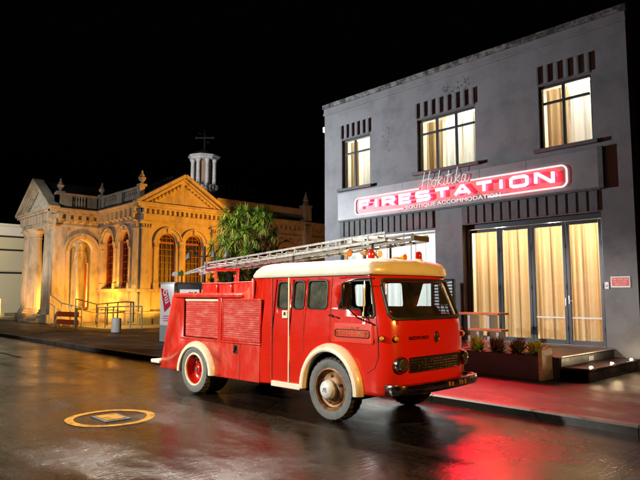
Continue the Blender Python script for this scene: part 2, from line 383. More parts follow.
def cabmap(s, z, d=0):
    def P(s):
        u, y = plan(s)
        if u > .62:
            q = max(0, min(1, (z-.9)/1.15)); u = .62+(u-.62)*((FD-rake(z))/FD-.34*q*abs(y/.95)**2.6)
        return Vector((u, y*halfw(z)/.95, z))
    p = P(s)
    if d:
        tn = P(s+.02)-P(s-.02); nn = Vector((tn.y, -tn.x, 0)).normalized(); p = p+nn*d
    return p
def sn(u): return u+1.78           # near side
def sfar(u): return ST-(u+1.78)    # far side
def archpts(cx, cz, a, b, z0, n=18, rev=False):
    t0 = math.asin(max(-1, min(1, (z0-cz)/b)))
    return [(cx+a*math.cos(PI-t0+(2*t0-PI)*k/n), cz+b*math.sin(PI-t0+(2*t0-PI)*k/n)) for k in range(n+1)]
fa = archpts(0, .43, .50, .55, .42)
def wfs(f): return [[(f(u), z) for u, z in w] for w in (
    rrect(-1.19, -.92, 1.55, 1.96, .07), rrect(-.83, -.59, 1.55, 1.97, .07), rrect(-.51, -.11, 1.56, 1.97, .06))]
doorwin = [(.12, 1.57), (.50, 1.57), (.53, 1.55), (.56, 1.49), (.59, 1.46), (.80, 1.46), (.825, 1.49), (.825, 1.93), (.80, 1.955), (.31, 1.955), (.28, 1.94)]
near_holes = wfs(sn)+[[(sn(u), z) for u, z in doorwin]]
far_holes = [h[::-1] for h in wfs(sfar)]+[[(sfar(u), z) for u, z in doorwin][::-1]]
ws = [(SC+x, z) for x, z in rrect(-.86, .86, 1.44, 1.97, .09, 6)]
out = [(0, .37)]+[(sn(u), z) for u, z in fa]+[(sn(.62), .44), (SC, .46), (sfar(.62), .44)]+[(sfar(u), z) for u, z in fa[::-1]]+[(ST, .37), (ST, 2.05), (0, 2.05)]
grid = frange(2.3, ST-2.3, .055)+frange(0, 2.3, .3)+[ST-x for x in frange(0, 2.3, .3)]
cb = panel('cab_body', out, near_holes+far_holes+[ws], lambda s, z: cabmap(s, z), 'red', T, .03, {0: grid, 1: frange(.4, 2.05, .12)}, 40)
cb.data.materials.append(M['cabin']); cb.modifiers['solidify'].material_offset = 1
def gasket(name, loop, r, m, d=.004): 
    return obj(name, MB().tube([cabmap(s, z, d) for s, z in loop], r, 6, True), m, T)
def dens(loop, st=.06):
    o = []
    for a, b in zip(loop, loop[1:]+loop[:1]):
        k = max(1, int(math.hypot(a[0]-b[0], a[1]-b[1])/st)); o += [(lerp(a[0], b[0], i/k), lerp(a[1], b[1], i/k)) for i in range(k)]
    return o
def pane(name, loop, m, par=None):
    xs = [p[0] for p in loop]
    o = panel(name, loop, [], lambda s, z: cabmap(s, z, -.014), m, T, 0, {0: frange(min(xs), max(xs), .06)})
    return o
for i, h in enumerate(near_holes+far_holes):
    g = obj('window', MB().tube([cabmap(s, z, .004) for s, z in dens(h)], .014, 6, True), 'black', T)
    p = pane('pane', h, 'glassdim' if i < 3 else 'glass'); p.parent = g
g = obj('windscreen', MB().tube([cabmap(s, z, .004) for s, z in dens(ws)], .021, 8, True), 'black', T)
p = pane('pane', ws, 'glassws'); p.parent = g
# vent window bars
for f in (sn, sfar):
    obj('quarter_bar', MB().tube([cabmap(f(.585), z, .004) for z in (1.46, 1.6, 1.8, 1.955)], .011, 6), 'steel', T)
    obj('drip_rail', MB().tube([cabmap(f(u), 2.0+.012*math.sin((u-.1)*4), .012) for u in (.12, .2, .35, .5, .65, .8)], .012, 6), 'red', T)
# roof
def roofring(z, d, rear=0):
    o = []
    for k in range(0, 97):
        s = ST*k/96; p = cabmap(s, 2.05)
        u, y = p.x, p.y; y *= (halfw(2.05)+.02-d)/halfw(2.05)
        cu = -.45; u = cu+(u-cu)*(1.0 if u < cu else (1.36+.02-d*.9)/1.36)
        if u < -1.0: u += rear*((-1.0-u)/.78)
        o.append(Vector((u, y, z)))
    return o
rb = MB(); rings = [(2.035, -.012, 0), (2.05, -.025, -.01), (2.075, -.03, -.01), (2.15, -.015, .05), (2.205, .015, .13), (2.235, .06, .2), (2.258, .14, .28), (2.275, .28, .36), (2.285, .50, .5), (2.288, .75, .65)]
vs = []; N = 97
for z, d, r_ in rings: vs += roofring(z, d, r_)
fs = [(j*N+k, j*N+(k+1) % N, (j+1)*N+(k+1) % N, (j+1)*N+k) for j in range(len(rings)-1) for k in range(N)]
fs.append(tuple(range((len(rings)-1)*N, len(rings)*N)))
rb.add(vs, fs); obj('roof', rb, 'cream', T, 32)
obj('roof_seal', MB().tube([cabmap(ST*k/96, 2.04, .008) for k in range(97)], .009, 6), 'under', T)
rv = MB()
for sg in (-1, 1):
    for k in range(34):
        u = lerp(-4.5, -1.85, k/33)
        if abs(u+3.36) > .62: rv.lathe([(.001, -.004), (.008, -.002), (.008, .002), (.001, .004)], (u, sg*.952, .40), 'y', 6)
    for k in range(22):
        for u in (-1.74, -1.31): rv.lathe([(.001, -.004), (.007, -.002), (.007, .002), (.001, .004)], (u, sg*.951, lerp(.42, 1.72, k/21) if u > -1.5 else lerp(1.72, 1.99, k/21)), 'y', 6)
    for k in range(26): rv.lathe([(.001, -.004), (.007, -.002), (.007, .002), (.001, .004)], (lerp(-3.9, -2.05, k/25), sg*.996, 1.745), 'y', 6)
obj('rivets', rv, 'redworn', T)['kind'] = 'stuff'
# fenders (flared cream arches)
def flare(cx, cz, ai, bi, w, dep, z0, sgn, n=26):
    mb = MB(); vs = []
    for k in range(n+1):
        def pt(a, b): 
            q = archpts(cx, cz, a, b, z0, n)[k]; return q
        sec = [(0, -.02), (0, dep*.9), (.02, dep), (w*.55, dep*.92), (w*.9, dep*.45), (w, -.005)]
        for e, d in sec:
            u, z = pt(ai+e, bi+e); vs.append((u, sgn*(.95+d), z))
    m_ = 6
    mb.add(vs, [(k*m_+i, k*m_+(i+1) % m_, (k+1)*m_+(i+1) % m_, (k+1)*m_+i) for k in range(n) for i in range(m_)]+[tuple(range(m_)), tuple(n*m_+i for i in range(m_))[::-1]])
    return mb
for sg in (-1, 1):
    obj('wheel_arch', flare(0, .43, .49, .54, .115, .105, .41, sg), 'creamw', T)
    obj('wheel_arch', flare(-3.36, .37, .47, .46, .105, .085, .37, sg), 'creamw', T)
    for cx, rr in ((0, .53), (-3.36, .50)):      # inner wheel housings
        wl = MB()
        q = archpts(cx, .43 if cx == 0 else .38, rr, rr, .36, 14); vv = []
        for u, z in q: vv += [(u, sg*.93, z), (u, sg*.45, z)]
        wl.add(vv, [(2*k, 2*k+1, 2*k+3, 2*k+2) for k in range(14)])
        obj('wheel_housing', wl, 'under', T)
# rear body sides
ra = archpts(-3.36, .37, .475, .465, .36)
bo = [(-4.63, .37), (-4.62, .355)]+ra+[(-1.775, .36), (-1.775, 2.03), (-1.80, 2.0), (-1.86, 1.90), (-1.93, 1.83), (-2.02, 1.80), (-4.12, 1.80), (-4.18, 1.785), (-4.22, 1.73)]
h1, h2 = rect(-3.83, -2.72, .99, 1.70), rect(-2.56, -1.80, 1.0, 1.69)
h2 = rect(-2.56, -1.79, 1.0, 1.69)
for sg in (-1, 1):
    mp = (lambda u, z: Vector((u, -.95, z))) if sg < 0 else (lambda u, z: Vector((-u, .95, z)))
    oo, hh = (bo, [h1]) if sg < 0 else ([(-u, z) for u, z in bo][::-1], [[(-u, z) for u, z in h1][::-1]])
    panel('body_side', oo, hh, mp, 'redworn', T, .03, None, 30)
    def yy(d): return sg*(.95+d)
    def shutter(u0, u1, z0, z1, d):
        mb = MB(); ns = 18; vv = []
        for k in range(ns*6+1):
            z = z0+(z1-z0)*k/(ns*6); w = abs(math.sin(PI*(k % 6)/6)); 
            vv += [(u0, yy(d+.010*w), z), (u1, yy(d+.010*w), z)]
        return mb.add(vv, [(2*k, 2*k+1, 2*k+3, 2*k+2) for k in range(ns*6)])
    a = obj('roller_shutter', shutter(-3.83, -2.72, 1.0, 1.70, -.055), 'redshut', T, 60)
    b = MB().box(-3.83, -2.72, min(yy(-.06), yy(-.035)), max(yy(-.06), yy(-.035)), 1.655, 1.699)
    obj('shutter_box', b, 'creamw' if sg < 0 else 'redshut', a)
    a = obj('roller_shutter', shutter(-2.55, -1.57, 1.03, 1.66, .004), 'redshut', T, 60)
    fr_ = MB()
    for u0, u1, z0, z1 in ((-2.58, -1.54, 1.66, 1.70), (-2.58, -1.54, .995, 1.03), (-2.58, -2.55, 1.03, 1.66), (-1.57, -1.54, 1.03, 1.66)):
        fr_.box(u0, u1, min(yy(-.005), yy(.022)), max(yy(-.005), yy(.022)), z0, z1)
    obj('shutter_frame', fr_, 'redworn', a, 35, .005)
    # shelf rail above the shutters, corner post, lower hatch
    obj('gutter_rail', MB().box(-4.10, -2.0, min(yy(-.01), yy(.045)), max(yy(-.01), yy(.045)), 1.715, 1.775), 'redworn', T, 35, .012)
    obj('body_post', MB().box(-2.71, -2.60, min(yy(-.01), yy(.02)), max(yy(-.01), yy(.02)), .98, 1.72), 'redworn', T, 35, .008)
    obj('ledge_strip', MB().box(-3.9, -1.54, min(yy(-.01), yy(.02)), max(yy(-.01), yy(.02)), .955, .985), 'redworn', T, 35, .006)
    hd = obj('side_locker', MB().box(-2.60, -1.57, min(yy(0), yy(.012)), max(yy(0), yy(.012)), .37, .945), 'redworn', T, 35, .006)
    hp = MB().box(-2.25, -2.14, min(yy(.01), yy(.02)), max(yy(.01), yy(.02)), .79, .93); obj('latch_plate', hp, 'under', hd, 35, .006)
    obj('handle', MB().tube([(-2.22, yy(.03), .81), (-2.18, yy(.04), .88), (-2.17, yy(.03), .915)], .014, 6), 'chrome', hd)
    sl = MB().box(-2.08, -2.068, min(yy(.01), yy(.0135)), max(yy(.01), yy(.0135)), .38, .94); obj('seam', sl, 'under', hd, 0)
    # crew door furniture
    obj('door_moulding', MB().box(-.892, -.866, min(yy(-.005), yy(.016)), max(yy(-.005), yy(.016)), .455, 2.02), 'creamw', T, 35, .006)
    obj('door_seam', MB().box(-1.268, -1.258, min(yy(0), yy(.003)), max(yy(0), yy(.003)), .46, 2.03), 'under', T, 0)
    obj('door_seam', MB().box(-.562, -.555, min(yy(0), yy(.002)), max(yy(0), yy(.002)), .9, 2.03), 'under', T, 0)
    obj('hinge_post', MB().box(-1.285, -1.272, min(yy(0), yy(.012)), max(yy(0), yy(.012)), .38, 2.03), 'redworn', T, 0)
    dp = obj('door_handle', MB().box(-1.03, -.905, min(yy(0), yy(.016)), max(yy(0), yy(.016)), 1.405, 1.525), 'creamw', T, 35, .012)
    obj('handle_recess', MB().box(-.99, -.945, min(yy(.01), yy(.018)), max(yy(.01), yy(.018)), 1.45, 1.50), 'under', dp, 0)
    obj('sill_strip', MB().box(-1.25, -.60, min(yy(-.03), yy(.04)), max(yy(-.03), yy(.04)), .365, .45), 'creamw', T, 35, .01)
    # driver's door
    f = sn if sg < 0 else sfar
    dl = [(.02, 1.98), (.02, 1.13), (.30, 1.09), (.84, 1.09)]
    obj('cab_door_seam', MB().tube([cabmap(f(u), z, .001) for u, z in ((-.03, 2.0), (-.03, 1.5), (-.03, 1.12), (.0, 1.10))], .005, 5), 'under', T)
    obj('cab_door_seam', MB().tube([cabmap(f(u), z, .001) for u, z in ((.855, 2.0), (.86, 1.6), (.87, 1.2), (.86, .95), (.80, .80), (.66, .72))], .005, 5), 'under', T)
    pl = panel('door_panel', [(f(u), z) for u, z in (rrect(.02, .80, 1.11, 1.37, .02) if sg < 0 else rrect(.02, .80, 1.11, 1.37, .02)[::-1])], [], lambda s, z: cabmap(s, z, .010), 'redlit', T, .012, {0: frange(min(f(.02), f(.8)), max(f(.02), f(.8)), .06)})
    q = rrect(.09, .72, 1.185, 1.285, .03); 
    obj('name_plaque', MB().tube([cabmap(f(u), z, .013) for u, z in dens(q)], .006, 5, True), 'under', pl)
    if sg < 0:
        tx = MB(); rr = random.Random(4)
        for row, (u0, u1, z0, z1, cnt) in enumerate(((.11, .70, 1.205, 1.265, 15), (.26, .54, 1.298, 1.326, 10))):
            for k in range(cnt):
                if cnt == 15 and k == 7: continue
                a0 = lerp(u0, u1, k/cnt); w_ = (u1-u0)/cnt*.62
                g_ = rr.choice('EHTONRSI'); G_ = {'E': [[(1, 0), (0, 0), (0, 1), (1, 1)], [(0, .5), (.8, .5)]], 'H': [[(0, 0), (0, 1)], [(1, 0), (1, 1)], [(0, .5), (1, .5)]], 'T': [[(0, 1), (1, 1)], [(.5, 1), (.5, 0)]], 'O': [[(0, 0), (1, 0), (1, 1), (0, 1), (0, 0)]], 'N': [[(0, 0), (0, 1), (1, 0), (1, 1)]], 'R': [[(0, 0), (0, 1), (1, 1), (1, .5), (0, .5), (1, 0)]], 'S': [[(0, 0), (1, 0), (1, .5), (0, .5), (0, 1), (1, 1)]], 'I': [[(.5, 0), (.5, 1)]]}[g_]
                for st in G_: tx.tube([cabmap(f(a0+x*w_), lerp(z0, z1, y), .013) for x, y in st], .0042, 4)
        obj('lettering', tx, 'plaqueprint', pl)
    hh_ = MB().tube([cabmap(f(-.005), 1.475, .0), cabmap(f(-.005), 1.475, .05)], .018, 8); hh_.tube([cabmap(f(-.005), 1.475, .045), cabmap(f(.06), 1.468, .05), cabmap(f(.13), 1.45, .045)], .011, 6)
    obj('door_lever', hh_, 'chrome', T)
    # mirror on an arm
    mr_ = obj('wing_mirror', MB().box(.47, .52, min(yy(.12), yy(.30)), max(yy(.12), yy(.30)), 1.60, 1.93), 'blackgloss', T, 35, .02)
    obj('mirror_arm', MB().tube([(.78, yy(-.04), 1.98), (.62, yy(.14), 1.97), (.51, yy(.20), 1.94), (.51, yy(.20), 1.58), (.62, yy(.12), 1.45), (.80, yy(-.02), 1.36)], .010, 6), 'blackgloss', mr_)
# small lamps at the cab corner
for sg in (-1, 1):
    for du, z, m_ in ((-.98, 1.19, 'lens'), (-.80, 1.185, 'lens')):
        s = SC+sg*-du if sg > 0 else SC+du
        p = cabmap(s, z, 0); q = cabmap(s, z, 1); d = (q-p).normalized()
        lm = obj('indicator_lamp', MB().tube([p, p+d*.03], .042, 12), 'chrome', T)
        obj('lens', MB().tube([p+d*.028, p+d*.045, p+d*.058], [.034, .030, .012], 12), m_, lm)
    p = cabmap(SC+sg*.75, .845, -.02); q = cabmap(SC+sg*.75, .845, 1); d = Vector((1, sg*.18, 0)).normalized()
    hl = obj('headlight', MB().tube([p, p+d*.05, p+d*.075], [.112, .112, .096], 20), 'bumper', T)
    obj('lens', MB().tube([p+d*.068, p+d*.092, p+d*.105, p+d*.109], [.088, .078, .045, .01], 20), 'lampglass', hl)
# grille
gm = MB(); GZ0, GZ1, GY = .74, .925, .60
gb = panel('grille', [(SC-GY, GZ0), (SC+GY, GZ0), (SC+GY, GZ1), (SC-GY, GZ1)], [], lambda s, z: cabmap(s, z, .004), 'under', T, .004, {0: frange(SC-GY, SC+GY, .06)})
gm.tube([cabmap(s, z, .008) for s, z in dens(rect(SC-GY, SC+GY, GZ0, GZ1))], .011, 6, True)
for k in range(1, 5): gm.tube([cabmap(SC+x*GY/10, lerp(GZ0, GZ1, k/5), .012) for x in range(-10, 11)], .0055, 5)
for k in range(1, 17): gm.tube([cabmap(SC+(k/8.5-1)*GY, z, .009) for z in (GZ0, GZ1)], .0025, 4)
obj('grille_bars', gm, 'bumper', gb)
# emblem and maker's lettering on the nose
p0 = cabmap(SC, 1.18, .0)
em = MB().tube([Vector((p0.x+.008, .052*math.cos(2*PI*k/20), 1.18+.07*math.sin(2*PI*k/20))) for k in range(20)], .010, 6, True)
eo = obj('emblem', em, 'chrome', T)
obj('emblem_field', MB().lathe([(.001, .0), (.05, .0), (.046, .010), (.02, .016), (.001, .017)], (p0.x-.004, 0, 1.18), 'x', 20), 'under', eo)
fg = MB()
for pt_ in ([(-.028, -.045), (-.02, 0), (-.026, .035), (-.005, .02)], [(.0, -.05), (.005, .0), (.02, .04)], [(.026, -.04), (.012, -.015), (.03, .012)]):
    fg.tube([(p0.x+.014, y, 1.18+z) for y, z in pt_], .007, 6)
obj('emblem_figure', fg, 'chrome', eo)
def text_mesh(txt, size, mp, depth=.01, name='lettering', m='white', parent=None, bold=0, sx=1):
    cu = bpy.data.curves.new('t', 'FONT'); cu.body = txt; cu.size = size; cu.extrude = depth/2; cu.offset = bold; cu.resolution_u = 3
    to = bpy.data.objects.new('t', cu); C.objects.link(to); bpy.context.view_layer.update()
    me = bpy.data.meshes.new_from_object(to.evaluated_get(bpy.context.evaluated_depsgraph_get()))
    bpy.data.objects.remove(to); bpy.data.curves.remove(cu); me.name = name
    off = OFF.get(parent.name, Vector()) if parent else Vector()
    for v in me.vertices: v.co = Vector(mp(v.co.x*sx, v.co.y, v.co.z+depth/2))-off
    me.materials.clear()
    return link(name, me, m, parent, 0)
text_mesh('BEDFORD', .062, lambda x, y, d: cabmap(SC-.60+x, 1.165+y, .002+d), .008, 'maker_lettering', 'bumper', T, .001, 1.5)
# bumper
bm_ = MB(); vs = []
path = []
for k in range(41):
    a = -1+2*k/40; y = a*1.0; u = 1.30-.10*abs(a)**2.2-(.20*max(0, (abs(a)-.88)/.12)**2)
    path.append((u, y))
for u, y in path: vs += [(u-.03, y*.97, .475), (u+.0, y, .485), (u+.014, y*1.005, .545), (u+.0, y, .605), (u-.05, y*.965, .615)]
bm_.add(vs, [(k*5+i, k*5+i+1, k*5+5+i+1, k*5+5+i) for k in range(40) for i in range(4)])
bo_ = obj('bumper', bm_, 'bumper', T, 50)
md = bo_.modifiers.new('solidify', 'SOLIDIFY'); md.thickness = .006
mk_ = MB()
for k, y in enumerate((.02, .10, .28, .34, .42)): mk_.box(1.305, 1.318, y-.022, y+.022, .52, .585-.012*(k % 2))
obj('bumper_badge', mk_, 'rust', bo_, 35, .004)
obj('splash_apron', MB().prism([(.55, -.86, .47), (1.12, -.80, .47), (1.24, -.5, .47), (1.27, 0, .47), (1.24, .5, .47), (1.12, .80, .47), (.55, .86, .47)], (0, 0, .08)), 'red', T, 35, .02)
# wipers
for y0 in (-.42, .38):
    s0 = SC+y0; w_ = MB().tube([cabmap(s0, 1.42, .02), cabmap(s0+.10, 1.47, .03), cabmap(s0+.32, 1.475, .028)], .007, 5)
    w_.tube([cabmap(s0-.02+.05*k, 1.463, .022) for k in range(11)], .008, 5)
    obj('wiper', w_, 'black', T)
# wheels
def wheel(cx, cy, sg, front):
    r = .445 if front else .435
    w = obj('wheel', MB().lathe([(.262, -.10), (.262, .10), (.256, .10), (.256, -.10)], (cx, cy, r), 'y', 32, caps=False), 'under', T)
    def tread(j, k): return 1 if 3 <= j <= 8 and False else 1
    prof = [(.285, -.10), (.30, -.115), (.37, -.125), (.41, -.118), (.435, -.095), (.443, -.06), (.445, 0), (.443, .06), (.435, .095), (.41, .118), (.37, .125), (.30, .115), (.285, .10)]
    k_ = r/.445
    prof = [(a*k_, b) for a, b in prof]
    wall = MB().lathe([p for p in prof[:4]], (cx, cy, r), 'y', 48, caps=False) if sg < 0 else MB().lathe([p for p in prof[9:]], (cx, cy, r), 'y', 48, caps=False)
    ty = obj('tyre', MB().lathe(prof[3:10], (cx, cy, r), 'y', 120, mod=lambda j, k: 1.0 if (k//2 + (1 if j > 3 else 0)) % 2 or j in (0, 6) else .968, caps=False), 'tyre', w, 20)
    obj('sidewall', wall, 'tyrewall', w, 60)
    o = sg   # outward direction in y
    def L(pr, m_, nm): return obj(nm, MB().lathe([(a, o*b) for a, b in pr], (cx, cy, r), 'y', 40, caps=False), m_, w, 50)
    if front:
        L([(.30, .112), (.275, .125), (.262, .10), (.25, .06), (.22, .05), (.20, .085), (.15, .11), (.11, .115), (.001, .115)], 'rust', 'rim')
        L([(.135, .10), (.135, .15), (.125, .185), (.095, .212), (.05, .225), (.001, .228)], 'hub', 'hub_cap')
        vh = MB()
        for k in range(6):
            a = 2*PI*k/6+.4; vh.lathe([(.001, 0), (.028, 0), (.02, o*.006), (.001, o*.006)], (cx+.178*math.cos(a), cy+o*.098, r+.178*math.sin(a)), 'y', 8)
        obj('rim_holes', vh, 'under', w)
        bd = MB()
        for k in range(3): bd.tube([(cx-.03+.03*k, cy+o*.226, r-.03), (cx-.015+.02*k, cy+o*.228, r+.03)], .006, 5)
        obj('hub_emblem', bd, 'steel', w)
    else:
        L([(.30, .112), (.285, .128), (.262, .125), (.255, .10)], 'creamw', 'rim_ring')
        L([(.256, .105), (.25, .02), (.235, -.03), (.18, -.055), (.11, -.06), (.001, -.06)], 'red', 'rim')
        L([(.09, -.06), (.085, .03), (.06, .055), (.001, .06)], 'red', 'hub')
        st = MB()
        for k in range(8):
            a = 2*PI*k/8; st.lathe([(.001, -.05*o), (.014, -.05*o), (.014, o*0), (.001, o*.004)], (cx+.14*math.cos(a), cy, r+.14*math.sin(a)), 'y', 6)
        st.lathe([(.03, o*.05), (.03, o*.075), (.001, o*.08)], (cx, cy, r), 'y', 8)
        obj('wheel_nuts', st, 'steel', w)
for sg in (-1, 1):
    wheel(0, sg*.855, sg, True); wheel(-3.36, sg*.885, sg, False); 
    obj('inner_tyre', MB().lathe([(.28, -.1), (.41, -.11), (.435, -.07), (.435, .07), (.41, .11), (.28, .1)], (-3.36, sg*.62, .435), 'y', 40), 'tyre', T)
# chassis, floor, rear
ch = MB().box(-4.4, .95, -.42, -.32, .48, .60).box(-4.4, .95, .32, .42, .48, .60).box(-1.7, .60, -.90, .90, .60, .66).box(-4.5, -1.75, -.92, .92, .62, .68)
ch.box(-.12, .12, -.80, .80, .36, .48).box(-3.46, -3.26, -.75, .75, .34, .50).box(-2.5, -1.5, -.80, -.46, .40, .62)
obj('chassis', ch, 'under', T)
rp = MB().prism([(-4.60, -.93, .37), (-4.19, -.93, 1.74), (-4.14, -.93, 1.74), (-4.54, -.93, .37)], (0, 1.86, 0)); rb_ = obj('rear_panel', rp, 'redworn', T)
obj('rear_step', MB().box(-4.90, -4.58, -1.0, 1.0, .44, .505), 'creamw', T, 35, .012)
for sg in (-1, 1): obj('tail_lamp', MB().tube([(-4.57, sg*.78, .62), (-4.63, sg*.78, .61)], .05, 12), 'redlens', T)
obj('body_deck', MB().box(-4.14, -1.80, -.93, .93, 1.70, 1.785), 'redworn', T)
obj('body_bulkhead', MB().box(-1.83, -1.79, -.93, .93, .5, 2.02), 'redworn', T)
for u0, u1, y0, y1, z1 in ((-3.38, -2.92, -.84, -.50, 1.96), (-2.87, -2.50, -.84, -.50, 1.955), (-2.44, -1.95, -.84, -.50, 1.965), (-3.38, -1.95, .50, .84, 1.96)):
    lk = obj('deck_locker', MB().box(u0, u1, y0, y1, 1.78, z1), 'redworn', T, 35, .02)
    obj('lid', MB().box(u0-.01, u1+.01, y0-.012, y1+.012, z1, z1+.022), 'redshut', lk, 35, .008)
# ladder gantry, brackets
def post(u, y, z1, m='red'):
    g = MB().tube([(u, y, 1.78), (u, y, z1)], .022, 8); return g
g = MB()
for y in (-.50, .02): g.tube([(-3.45, y, 1.78), (-3.45, y, 2.26)], .024, 8)
g.tube([(-3.45, -.52, 2.25), (-3.45, .04, 2.25)], .024, 8)
obj('gantry', g, 'red', T)
g = MB().tube([(-2.95, -.42, 1.98), (-2.95, -.42, 2.10)], .02, 8).tube([(-2.95, -.42, 2.09), (-2.95, -.42, 2.13)], .034, 8); obj('deck_fitting', g, 'redlens', T)
g = MB()
for u, z in ((-1.35, 2.40), (-.15, 2.50), (.35, 2.53)):
    for y in (-.44, -.02): g.tube([(u, y, 2.24), (u, y, z)], .018, 8)
    g.tube([(u, -.46, z-.008), (u, 0, z-.008)], .018, 8)
obj('roof_bracket', g, 'black', T)
def lampbody(u, y, z, nm, m1, m2, r=.05):
    b = obj(nm, MB().tube([(u, y, z), (u, y, z+.07)], .018, 8).lathe([(.001, -.05), (r*.6, -.05), (r, .02), (r, .06), (.001, .06)], (u, y, z+.10), 'x', 14), m1, T)
    obj('lens', MB().lathe([(r*.9, .058), (r*.7, .07), (.001, .078)], (u, y, z+.10), 'x', 14), m2, b)
lampbody(-.05, -.55, 2.28, 'work_lamp', 'rust', 'lens', .055)
lampbody(.15, -.40, 2.28, 'work_lamp', 'rust', 'lens', .04)
def beacon(u, y, z, h, nm='beacon'):
    b = obj(nm, MB().lathe([(.06, 0), (.06, .03), (.045, .035), (.001, .035)], (u, y, z), 'z', 16), 'creamw', T)
    obj('dome', MB().lathe([(.047, .03), (.05, .05), (.047, h*.75), (.03, h*.95), (.001, h)], (u, y, z), 'z', 16), 'redlens', b)
beacon(.42, -.55, 2.245, .17); beacon(.72, .18, 2.255, .15)
sp = obj('spot_lamp', MB().tube([(.46, -.46, 2.25), (.46, -.46, 2.31)], .014, 6).lathe([(.02, -.06), (.055, .0), (.055, .05), (.001, .05)], (.46, -.46, 2.345), 'x', 14), 'creamw', T)
obj('horn', MB().lathe([(.018, -.12), (.02, 0), (.035, .08), (.05, .10), (.001, .08)], (.62, -.15, 2.30), 'x', 14), 'lens', T)
# interior
it = MB().box(-1.70, .5, -.90, .90, .66, .70); obj('cab_floor', it, 'under', T)
for y in (-.45, .45):
    obj('seat', MB().box(-.25, .22, y-.28, y+.28, .92, 1.06).box(-.30, -.17, y-.27, y+.27, 1.04, 1.50), 'seat', T, 35, .04)
obj('crew_bench', MB().box(-1.6, -1.1, -.85, .85, .9, 1.05).box(-1.66, -1.56, -.85, .85, 1.04, 1.55), 'seat', T, 35, .03)
obj('dashboard', MB().box(.66, .92, -.80, .80, 1.22, 1.40), 'seat', T, 35, .04)
obj('engine_cowl', MB().box(-.2, .66, -.18, .18, .70, 1.20), 'seat', T, 35, .05)
sw = obj('steering_wheel', MB().tube([(.46+.06*math.sin(2*PI*k/24), -.45+.215*math.cos(2*PI*k/24), 1.50+.13*math.sin(2*PI*k/24)*-1) for k in range(24)], .013, 6, True), 'blackgloss', T)
obj('column', MB().tube([(.46, -.45, 1.50), (.72, -.45, 1.20)], .022, 8).tube([(.46, -.66, 1.5), (.46, -.24, 1.5)], .010, 6).tube([(.52, -.45, 1.38), (.46, -.45, 1.5)], .010, 6), 'blackgloss', sw)
obj('number_card', MB().box(.76, .775, -.745, -.685, 1.80, 1.93).box(.78, .795, -.735, -.675, 1.66, 1.77), 'lens', T)
# ------------------------------------------------------------------ ladder on the roof
LD = thing('escape_ladder', 'long aluminium trussed ladder lying on the roof of the red fire engine', 'ladder', TO+Vector((0, 0, 0)), TH, local=True)
def lz(u): return 2.275+.060*(u+3.45)
def rail(y, u0, u1, dz, h, n, w=.028):
    mb = MB()
    mb.bar((u0, y, lz(u0)+dz+h), (u1, y, lz(u1)+dz+h), w, .030); mb.bar((u0, y, lz(u0)+dz), (u1, y, lz(u1)+dz), w, .036)
    for k in range(n+1):
        u = lerp(u0+.02, u1-.02, k/n); mb.bar((u, y, lz(u)+dz+.015), (u, y, lz(u)+dz+h-.013), w*.7, .02)
    return mb
for y in (-.47, -.03):
    r_ = obj('stringer', rail(y, -3.80, .62, .02, .105, 14), 'alloy', LD)
    obj('fly_stringer', rail(y+(.045 if y < -.2 else -.045), -3.2, 1.06, -.03, .07, 15, .022), 'darkalloy', LD)
for y in (-.42, -.08):
    tl = MB().bar((-4.62, y, lz(-4.62)+.005), (-3.70, y, lz(-3.7)+.10), .028, .030).bar((-4.62, y, lz(-4.62)-.012), (-3.70, y, lz(-3.7)+.015), .028, .034)
    for k in range(1, 5):
        u = lerp(-4.5, -3.75, k/5); tl.bar((u, y, lz(u)), (u, y, lz(u)+.02+.014*k), .02, .018)
    obj('tail_stringer', tl, 'alloy', LD)
for k in range(18):
    u = -3.7+k*.245; obj('rung', MB().tube([(u, -.47, lz(u)+.075), (u, -.03, lz(u)+.075)], .014, 6), 'alloy', LD)
for k in range(17):
    u = -3.15+k*.245; obj('fly_rung', MB().tube([(u, -.42, lz(u)+.01), (u, -.08, lz(u)+.01)], .012, 6), 'darkalloy', LD)
for k in range(4):
    u = -4.5+k*.24; obj('rung', MB().tube([(u, -.42, lz(u)+.015+.02*k), (u, -.08, lz(u)+.015+.02*k)], .013, 6), 'alloy', LD)
obj('end_plate', MB().box(-3.84, -3.80, -.5, 0, lz(-3.8)-.03, lz(-3.8)+.15), 'alloy', LD)
obj('pulley', MB().lathe([(.001, -.02), (.05, -.02), (.035, 0), (.05, .02), (.001, .02)], (-3.62, -.30, lz(-3.6)+.03), 'y', 14), 'steel', LD)
obj('end_hook', MB().box(1.05, 1.08, -.43, -.07, lz(1.05)-.04, lz(1.05)+.03), 'darkalloy', LD)
